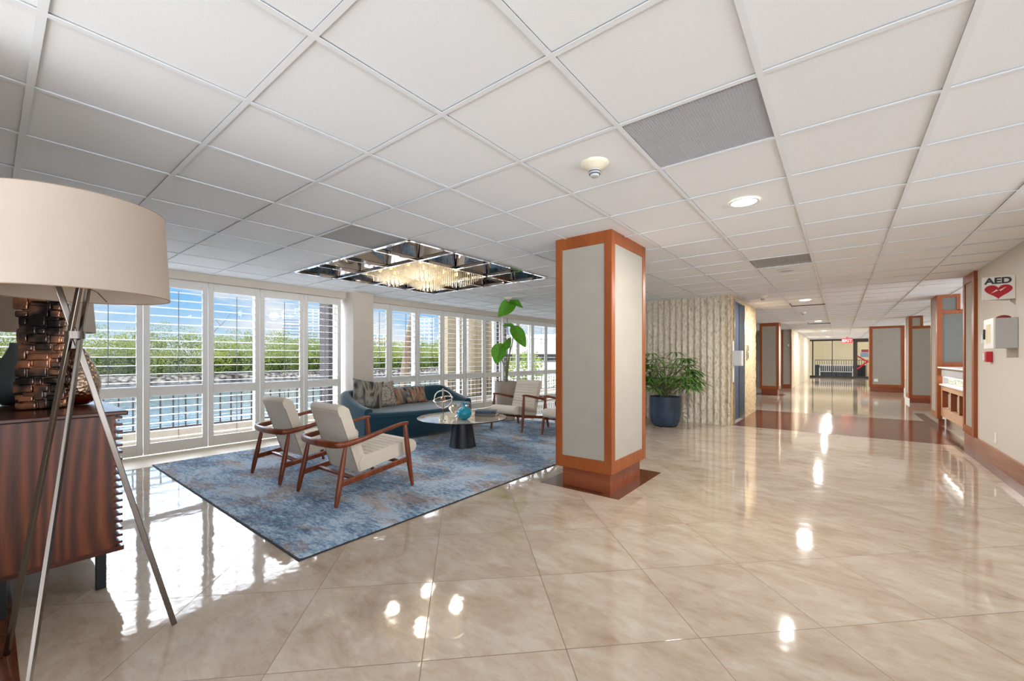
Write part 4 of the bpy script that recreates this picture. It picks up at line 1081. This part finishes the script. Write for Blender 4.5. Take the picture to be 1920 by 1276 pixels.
# hammered column lamp
SZ = SZ1+.0008
def facet_lamp():
    t_ = thing('table_lamp', 'square lamp base of stacked copper-toned ceramic blocks on the sideboard', 'lamp', (-3.60,.205,SZ), math.radians(-14))
    m, tt, bb = base_mat('metallic_glaze', rough=.16, metal=.85)
    nn = noise_(tt, coords(tt), 9, 2, .5)
    link(tt, ramp(tt, nn, [(.40, srgb(50,46,48)), (.48, srgb(96,84,80)), (.56, srgb(150,112,92)), (.66, srgb(188,134,104))]), bb.inputs['Base Color'])
    random.seed(3)
    mb_ = MB(); hh = .70; hw = .082; rows = 15; rh = hh/rows
    mb_.box(-hw+.012,hw-.012,-hw+.012,hw-.012,0,hh)
    for k in range(rows):
        for side in range(4):
            Rz = Matrix.Rotation(side*PI/2, 4, 'Z')
            cuts = sorted([-hw, random.uniform(-.05,-.01), random.uniform(.01,.055), hw])
            for a, b_ in zip(cuts[:-1], cuts[1:]):
                pr_ = random.choice([0,.006,.013,.02]); z0_ = k*rh+random.uniform(-.006,.006); z1_ = z0_+rh*random.choice([.8,.95,1.1,1.5])
                z0_ = max(.002, z0_); z1_ = min(hh-.002, z1_)
                mb_.box(a+.002,b_-.002,-hw-pr_,-hw+.02,z0_,z1_-.004,Rz)
    obj('ceramic_body', mb_, m, t_, bevel=.007, seg=3, smooth=60)
    obj('neck', MB().cyl(0,0,hh,hh+.04,.02,20), M['nickel'], t_, smooth=40)
    obj('lamp_shade', MB().lathe([(.215,.72),(.212,.722),(.19,.97),(.193,.97),(.215,.72)], 48, close=False), M['shade'], t_, smooth=60)
facet_lamp()
t_ = thing('table_lamp', 'second table lamp with wide linen shade, behind the copper block lamp', 'lamp', (-4.33,.20,SZ))
obj('ceramic_body', MB().lathe([(.07,0),(.08,.02),(.075,.2),(.055,.4),(.02,.46)], 28), M['darkbronze'], t_, smooth=50)
obj('neck', MB().cyl(0,0,.46,.56,.01,12), M['nickel'], t_)
obj('lamp_shade', MB().lathe([(.302,.47),(.299,.472),(.275,.83),(.278,.83),(.302,.47)], 56, close=False), M['shade'], t_, smooth=60)
mh, tt, bb = base_mat('hammered_copper', srgb(170,120,84), .25, 1)
vo = N(tt, 'ShaderNodeTexVoronoi'); setin(vo, Scale=55); link(tt, coords(tt), vo.inputs['Vector'])
link(tt, bump(tt, vo.outputs['Distance'], .6, .006), bb.inputs['Normal'])
sz_ = N(tt, 'ShaderNodeSeparateXYZ'); link(tt, coords(tt), sz_.inputs[0])
link(tt, ramp(tt, math_(tt, 'MULTIPLY', sz_.outputs[2], 3.0), [(.16, srgb(196,96,44)), (.22, srgb(150,128,108)), (1, srgb(142,122,106))]), bb.inputs['Base Color'])
t_ = thing('hammered_vase', 'hammered copper-bottomed teardrop vase beside the lamp legs', 'vase', (-3.70,.345,SZ))
def skewlathe(prof, sk): 
    m_ = MB().lathe(prof, 40); m_.v = [(x+sk*z_*z_, y, z_) for x, y, z_ in m_.v]; return m_
obj('vase_body', skewlathe([(.0005,0),(.05,.002),(.09,.03),(.107,.08),(.108,.13),(.098,.19),(.078,.25),(.05,.31),(.03,.345),(.024,.345),(.04,.31),(.06,.26)], .15), mh, t_, smooth=60)
t_ = thing('gourd_vase', 'blue-grey ceramic gourd vase at the left edge of the sideboard', 'vase', (-3.98,.115,SZ))
obj('vase_body', skewlathe([(.0005,0),(.06,.002),(.105,.04),(.122,.10),(.115,.17),(.088,.24),(.055,.30),(.034,.35),(.03,.38),(.022,.38),(.024,.35)], .2), base_mat('blue_grey_glaze', srgb(96,108,114), .3, .3)[0], t_, smooth=60)
t_ = thing('hammered_vase', 'second hammered vase in pewter, behind the blue-grey gourd vase', 'vase', (-4.62,.17,SZ))
obj('vase_body', skewlathe([(.0005,0),(.05,.002),(.095,.04),(.115,.10),(.11,.17),(.09,.24),(.06,.30),(.04,.33),(.03,.33),(.05,.3)], -.15), base_mat('pewter', srgb(150,146,142), .3, .9)[0], t_, smooth=60)

# ------------------------------------------------------------------ tripod floor lamp
LCX, LCY = -2.463, .225
t_ = thing('tripod_floor_lamp', 'tripod floor lamp with wide linen drum shade at the left', 'lamp', (LCX,LCY,.0005))
feet = [(-2.455-LCX,.547-LCY),(-2.755-LCX,.051-LCY),(-2.185-LCX,.075-LCY)]
for k, (fx, fy) in enumerate(feet):
    d = Vector((fx,fy,0)).normalized(); tan = Vector((-d.y,d.x,0))*.018
    a = Vector((fx,fy,.0)); c = Vector((0,0,1.344))+tan; b_ = c+(c-a)*(.215/1.344)
    obj('leg', MB().bar(a, b_, .021, .013, up=tuple(tan)), M['nickel'], t_, bevel=.003)
obj('collar', MB().lathe([(.030,1.33),(.030,1.36),(.025,1.36),(.025,1.33)], 24, close=False), M['nickel'], t_, smooth=40)
obj('top_plate', MB().cyl(0,0,1.553,1.561,.085,30), M['steel'], t_, smooth=40)
obj('diffuser', MB().lathe([(.0005,1.70),(.06,1.69),(.07,1.64),(.055,1.58),(.0005,1.565)], 24), M['whiteplastic'], t_, smooth=60)
shade_ = sh = obj('lamp_shade', MB().lathe([(.302,1.507),(.299,1.509),(.280,1.868),(.283,1.868),(.302,1.507)], 72, close=False), M['shade'], t_, smooth=60)
trim_m = plain('shade_trim_tape', srgb(150,128,108), .7, .03)
for z_, r_ in ((1.507,.3005),(1.868,.2815)): obj('shade_trim', MB().torus((0,0,z_), r_, .0022, n=72, m=6), trim_m, sh, smooth=180)
sp_ = MB()
for k in range(3):
    a = 2*PI*k/3+.6; sp_.tube([(.30*math.cos(a),.30*math.sin(a),1.515),(.2*math.cos(a),.2*math.sin(a),1.548),(.0,0,1.556)], .002, 6)
obj('spider', sp_, M['nickel'], t_)
tag(obj('power_cord', MB().tube(smoothpath([(-2.80,.02,.006),(-2.88,.03,.005),(-2.98,-.03,.005),(-3.05,-.10,.005)],5), .0035, 6), M['black'], None), 'thin black power cord on the floor by the floor lamp foot', 'cord')

# ------------------------------------------------------------------ far glass end wall and what stands outside it
gw = struct('window_5', MB().add([(-1.58,33,.05),(2.6,33,.05),(2.6,33,2.33),(-1.58,33,2.33)], [(0,1,2,3)]), M['glass'], 'glass wall closing the corridor')
obj('window_frame', MB().box(-1.58,2.6,32.95,33.05,2.30,CEIL+.01).box(-1.58,2.6,32.95,33.05,0,.10).box(-1.45,-1.38,32.95,33.05,0,2.35).box(-.44,-.40,32.96,33.04,0,2.35).box(.60,.80,32.93,33.07,0,2.4).box(.80,1.7,32.94,33.06,2.2,2.36).box(1.62,1.72,32.94,33.06,0,2.36), M['darkbronze'], gw)
struct('wall_far_right', MB().box(2.6,6,33,33.1,0,CEIL), M['whitewall'], 'white wall right of the glass end wall')
t_ = thing('exit_sign', 'red EXIT sign hanging before the glass end wall', 'sign', (.28,29.5,2.06))
obj('housing', MB().box(-.24,.24,-.03,.03,0,.27).box(-.02,.02,-.01,.01,.27,.345), base_mat('red_exit_face', srgb(200,60,66), .4, emis=srgb(200,40,50), estr=.35)[0], t_)
text('lettering', 'EXIT', .21, M['whiteplastic'], t_, (0,-.032,.06), (PI/2,0,0), .003, .001, 1.0)
t_ = thing('caution_door_banner', 'red cross of tape with a red and blue notice on the far glass door', 'notice', (1.2,32.9,0))
obj('tape_band', MB().bar((-.42,0,.55),(.42,0,1.35),.004,.08), M['red'], t_); obj('tape_band', MB().bar((-.42,.01,1.35),(.42,.01,.75),.004,.08), M['red'], t_)
obj('notice_board', MB().box(-.22,.22,-.01,.0,1.58,1.74), plain('maroon_notice', srgb(150,60,76), .6, .05), t_)
obj('notice_sheet', MB().box(-.26,.26,-.008,.0,1.28,1.56), plain('blue_notice', srgb(120,146,166), .6, .1), t_)
struct('ground', MB().box(-7.2,6,33.05,41,-.15,-.02), M['sill'], 'paved terrace beyond the glass end wall')
struct('wall_terrace', MB().box(-7,8,40,40.2,-.1,4), plain('cream_stucco', srgb(232,220,190), .9, .03), 'cream stucco wall outside the glass end wall')
struct('terrace_shade_slab', MB().box(-7,8,33.1,40.2,2.75,2.9), M['creamwall'], 'unseen slab added to shade the terrace')  # added out of view to keep the terrace from overexposing
t_ = thing('garden_bench', 'white slatted garden bench outside the glass end wall', 'bench', (-.25,34.3,-.02)); t_.scale = (.72,.72,.8)
mb = MB()
for k in range(16): x = -1.15+2.3*k/15; mb.box(x-.02,x+.02,.28,.31,.48,.95)
obj('backrest', mb.box(-1.2,1.2,.26,.33,.93,1.0), M['whiteplastic'], t_)
obj('seat', MB().box(-1.2,1.2,-.25,.28,.42,.46), M['whiteplastic'], t_)
for sx in (-1,1):
    for yy in (-.22,.27): obj('leg', MB().box(sx*1.17-.03,sx*1.17+.03,yy-.03,yy+.03,0,.43), M['whiteplastic'], t_)
    obj('armrest', MB().tube([(sx*1.17,-.25,.45),(sx*1.17,-.24,.62),(sx*1.17,-.1,.70),(sx*1.17,.28,.72)], .03, 8), M['whiteplastic'], t_)
def railing(name, label, p0, p1, z0_, z1_, step, mat, pw=.012, grp=None):
    p0 = Vector(p0); p1 = Vector(p1); L_ = (p1-p0).length; d = (p1-p0).normalized()
    t_ = thing(name, label, 'railing', (p0.x,p0.y,0), math.atan2(d.y,d.x), grp)
    obj('handrail', MB().box(0,L_,-.025,.025,z1_-.035,z1_), mat, t_); obj('bottom_rail', MB().box(0,L_,-.015,.015,z0_,z0_+.04), mat, t_)
    mb_ = MB(); k = 0
    while k*step < L_: mb_.box(k*step-pw,k*step+pw,-pw,pw,z0_,z1_); k += 1
    obj('pickets', mb_, mat, t_); return t_
railing('terrace_railing', 'black picket railing behind the white garden bench', (-1.4,35.6), (4.5,35.6), -0.02, 1.1, .13, M['black'])
struct('trim_10', MB().box(-1.4,1.3,35.9,36.1,-.05,.75), plain('slate_planter', srgb(70,78,88), .8, .05), 'low slate wall behind the terrace railing')

# ------------------------------------------------------------------ outside the shutters
struct('ground_balcony', MB().box(-9.2,-7.15,-8,14,-.34,-.12), plain('tan_balcony_concrete', srgb(222,214,202), .9, .04), 'tan concrete balcony slab outside the shutters')
struct('trim_11', MB().box(-8.9,-8.68,-8,14,-.12,.06), plain('tan_balcony_curb', srgb(186,174,158), .9, .04), 'tan concrete curb under the balcony railing')
railing('balcony_railing', 'dark picket balcony railing seen through the lower shutter louvers', (-8.6,-8), (-8.6,14), .085, .80, .165, M['darkbronze'], .010)
def mk_brick(name, c1, c2, mo):
    m, t, b = base_mat(name, rough=.9)
    br = N(t, 'ShaderNodeTexBrick'); setin(br, Scale=5.0, Mortar_Size=.03, Brick_Width=.5, Row_Height=.2)
    br.inputs['Color1'].default_value = c1; br.inputs['Color2'].default_value = c2; br.inputs['Mortar'].default_value = mo
    g = N(t, 'ShaderNodeNewGeometry'); sp = N(t, 'ShaderNodeSeparateXYZ'); link(t, g.outputs['Position'], sp.inputs[0])
    cb = N(t, 'ShaderNodeCombineXYZ'); link(t, math_(t, 'ADD', sp.outputs[0], sp.outputs[1]), cb.inputs[0]); link(t, sp.outputs[2], cb.inputs[1]); link(t, cb.outputs[0], br.inputs['Vector'])
    link(t, br.outputs['Color'], b.inputs['Base Color']); return m
M['tanbrick'] = mk_brick('tan_brick', srgb(146,128,98), srgb(130,112,84), srgb(166,152,126))
M['darkbrick'] = mk_brick('dark_brick', srgb(58,50,50), srgb(44,40,42), srgb(96,90,88))
for k, (ya, yb, mat, lab) in enumerate(((4.39,4.69,'darkbrick','dark brick pier outside the window left of the cream pier'),(7.86,8.48,'tanbrick','tan brick pier outside, left one behind the sofa end'),
        (8.93,9.45,'tanbrick','tan brick pier outside, left of the tall planter plant'),(9.60,9.88,'tanbrick','narrow tan brick pier outside beside the dark one'),(9.9,10.25,'darkbrick','dark brick pier outside behind the lowest banana leaf'))):
    tag(obj('brick_pier', MB().box(-.2,.2,0,yb-ya,-.12,4), M[mat], None, (-8.95, ya*(1.033 if mat == 'tanbrick' else 1.053), 0)), lab, 'pier')
tag(obj('white_post', MB().box(-.06,.06,0,.12,-.12,4), M['white'], None, (-8.95,8.98,0)), 'white post between the tan brick piers outside', 'post')
# water, seawall, far bank
def mk_water():
    m, t, b = base_mat('canal_water', (.02,.03,.04,1), .12, spec=.5)
    v = geopos(t, scale=(1,.35,1))
    n1 = noise_(t, v, .9, 5, .65, .3)
    link(t, ramp(t, n1, [(.35, (.012,.022,.03,1)), (.65, (.03,.045,.055,1))]), b.inputs['Base Color'])
    link(t, bump(t, n1, .3, .15), b.inputs['Normal']); return m
struct('water', MB().box(-97,-9.5,-120,420,-3.3,-3.2), mk_water(), 'rippled grey-blue canal water')
mr, tt, bb = base_mat('riprap_rock', rough=.95)
vo = N(tt, 'ShaderNodeTexVoronoi'); setin(vo, Scale=1.3); link(tt, geopos(tt), vo.inputs['Vector'])
link(tt, ramp(tt, vo.outputs['Distance'], [(.1, srgb(176,168,156)), (.5, srgb(128,120,110)), (.75, srgb(50,46,42))]), bb.inputs['Base Color'])
vs = []; fs = []
ny2 = 500
for j in range(ny2+1):
    y = -120+540*j/ny2
    for k, (dx, z_) in enumerate(((0,-3.4),(-.5,-2.9),(-1.1,-2.4),(-1.6,-2.2),(-4.5,-2.0))):
        vs.append((-95+dx+random.uniform(-.25,.25)*(k>0), y, z_+random.uniform(-.2,.2)*(0<k<4)))
for j in range(ny2):
    for k in range(4): a = j*5+k; fs.append((a,a+1,a+6,a+5))
struct('ground_bank', MB().add(vs, fs).box(-600,-99,-200,600,-3.3,-1.95), mr, 'rocky bank on the far side of the canal')
def mk_foliage(name, cols):
    m, t, b = base_mat(name, rough=.8, spec=.2)
    n1 = noise_(t, geopos(t), .16, 4, .6); n2 = noise_(t, geopos(t), 1.1, 3, .7)
    f = math_(t, 'ADD', math_(t, 'MULTIPLY', n1, .6), math_(t, 'MULTIPLY', n2, .4))
    link(t, ramp(t, f, cols), b.inputs['Base Color'])
    add_translucency(m, .3, cols[-1][1]); return m
M['mangrove'] = mk_foliage('mangrove_leaves', [(.34, srgb(26,48,16)), (.46, srgb(66,90,26)), (.56, srgb(112,126,44)), (.68, srgb(150,150,84))])
random.seed(21)
lf = MB()
def leafcloud(mb_, c, rx, ry, rz, n_, s0, s1):
    for k in range(n_):
        while True:
            p = Vector((random.uniform(-1,1), random.uniform(-1,1), random.uniform(-1,1)))
            if .3 < p.length < 1: break
        q = Vector((c[0]+p.x*rx, c[1]+p.y*ry, c[2]+p.z*rz)); s_ = random.uniform(s0, s1)
        a = Vector((random.gauss(0,1), random.gauss(0,1), random.gauss(0,1))).normalized(); b_ = a.orthogonal().normalized()
        mb_.add([q-a*s_, q-b_*s_*.5, q+a*s_, q+b_*s_*.5], [(0,1,2,3)])
y = -14
while y < 125:
    d = abs(y-60)
    for row, (xo, zt) in enumerate(((-99,-.3),(-103,1.4),(-108,3.0),(-113,4.2))):
        yy = y+random.uniform(-2.5,2.5); rz = random.uniform(2.2,3.2)
        leafcloud(lf, (xo+random.uniform(-1.5,1.5), yy, zt+random.uniform(-.6,.6)), 2.8, 4.2, rz, 620, .12, .27)
    y += 4.5
for k in range(30):
    yy = random.uniform(-10,120); leafcloud(lf, (-112, yy, random.uniform(6.0,7.6)), 1.4, random.uniform(1.0,2.6), 1.6, 200, .08, .2)
o = obj('mangrove_foliage', lf, M['mangrove'], None, fix=False); tag(o, 'dense green mangrove thicket on the far bank of the canal', 'foliage', kind='stuff')
struct('ground_thicket', MB().box(-116,-101,-120,420,-2.0,1.2), plain('painted_thicket_shade', srgb(42,62,26), 1, .3, .5), 'block coloured dark as the shaded inside of the mangrove thicket')  # solid filler; the inner shade of the thicket is put into its dark green
tag(obj('bare_branch', MB().tube([(-112,31.5,6.5),(-112,34.0,9.4),(-112,35.5,11.6)], [.10,.07,.03], 6).tube([(-112,33.4,8.6),(-112,32.2,10.2)], [.06,.03], 5), plain('grey_twig', srgb(120,110,98), .9, .1), None), 'bare grey branch rising above the mangroves', 'branch')
# palm leaning past the second bay
pt = thing('palm_tree', 'leaning tan palm trunk seen just right of the cream pier', 'tree', (-11.9,9.0,-3.2))
obj('trunk', MB().tube([(-.25,-.1,0),(-.12,0,3.2),(.02,.22,5.2),(.2,.5,7.0),(.3,.7,9.0)], [.20,.16,.135,.125,.11], 12), mk_wood('palm_bark', srgb(78,64,50), srgb(104,88,70), srgb(120,104,86), 1, 'x', .9), pt, smooth=180)
fr_ = MB()
for k in range(12):
    a = 2*PI*k/12; tip = Vector((.3+2.2*math.cos(a), .7+2.2*math.sin(a), 8.6)); mid = Vector((.3+1.1*math.cos(a), .7+1.1*math.sin(a), 9.7))
    pth = smoothpath([(.3,.7,9.0), mid, tip], 6)
    for p in pth:
        for s_ in (-1,1):
            sd_ = Vector((-math.sin(a), math.cos(a), -.5))*s_*.5; fr_.add([p, p+sd_+Vector((0,0,.05)), p+sd_*1.05-Vector((0,0,.05))], [(0,1,2)])
obj('fronds', fr_, M['palmleaf'], pt, fix=False)
# buildings far behind
def tower(label, u, zdist, wpx, v_top, mat_wall, nfl, name='apartment_tower', depth=9, bands=True, glassc=srgb(120,150,176)):
    f_ = 779.1; s_ = math.sin(.6693); c_ = math.cos(.6693)
    r_ = (u-960)*zdist/f_; X = -zdist*s_+r_*c_; Y = zdist*c_+r_*s_
    wd = wpx*zdist/f_; zt = EYE+(670-v_top)*zdist/f_
    ang = math.atan2(Y, X)-PI/2
    t_ = thing(name, label, 'building', (X,Y,-2.5), ang)
    H2 = zt+2.5
    obj('wall', MB().box(-wd/2,wd/2,0,depth,0,H2), mat_wall, t_)
    g = MB(); sl_ = MB(); nb = max(3, int(wd/4.2))
    for k in range(nfl):
        z_ = H2*(k+.3)/nfl; dz = H2/nfl*.5
        for j in range(nb):
            x = -wd/2+wd*(j+.5)/nb; g.box(x-wd/nb*.36,x+wd/nb*.36,-.25,0,z_,z_+dz)
        if bands: sl_.box(-wd/2-.4,wd/2+.4,-1.2,0,z_-dz*.35,z_-dz*.12)
    obj('windows', g, base_mat('tower_glass', glassc, .2, spec=.7)[0], t_)
    if bands: obj('balcony_slabs', sl_, M['whiteplastic'], t_)
    return t_
gw_ = plain('pale_tower_paint', srgb(196,204,210), .8, .03); gb_ = plain('blue_grey_tower_paint', srgb(150,166,182), .7, .04)
tower('blue-grey high-rise with white balconies, left half of the twin towers', 550, 330, 34, 588, gb_, 17)
tower('taller pale high-rise right behind the blue-grey one', 581, 358, 50, 579, gw_, 18)
tower('slim grey tower beyond the second window bay', 769, 260, 11, 608, plain('grey_tower_paint', srgb(140,144,148), .8, .04), 14)
tower('pale blue apartment block right of the slim grey tower', 800, 240, 26, 596, plain('pale_blue_paint', srgb(206,214,226), .8, .03), 12)
tower('low pinkish apartment block left of the palm trunk', 714, 300, 34, 626, plain('pinkish_paint', srgb(222,206,196), .8, .03), 7, 'apartment_block')
# garden and neighbouring wing seen past the planter
t_ = thing('garden_pavilion', 'pale garden pavilion with dark opening beyond the far shutters', 'building', (-17.5,24.0,-1.0), math.radians(25))
obj('wall', MB().box(-6,6,0,5,0,3.6), plain('pavilion_paint', srgb(214,214,208), .8, .03), t_)
obj('opening', MB().box(-2.4,2.4,-.05,.0,1.95,2.5), M['black'], t_)
obj('roof_slab', MB().box(-6.6,6.6,-.8,5.4,3.6,3.85), M['whiteplastic'], t_)
gs = MB(); random.seed(4)
for k in range(16): leafcloud(gs, (random.uniform(-16,-11), random.uniform(14,21), random.uniform(-.6,.9)), .9, 1.0, .8, 130, .05, .12)
tag(obj('garden_shrubs', gs, M['mangrove'], None, fix=False), 'loose green shrubs in the garden beyond the far shutters', 'foliage', kind='stuff')
struct('ground_garden', MB().box(-22,-8.9,11,30,-3.3,-1.0), plain('garden_gravel', srgb(190,184,166), .95, .1), 'pale garden ground beyond the balcony')
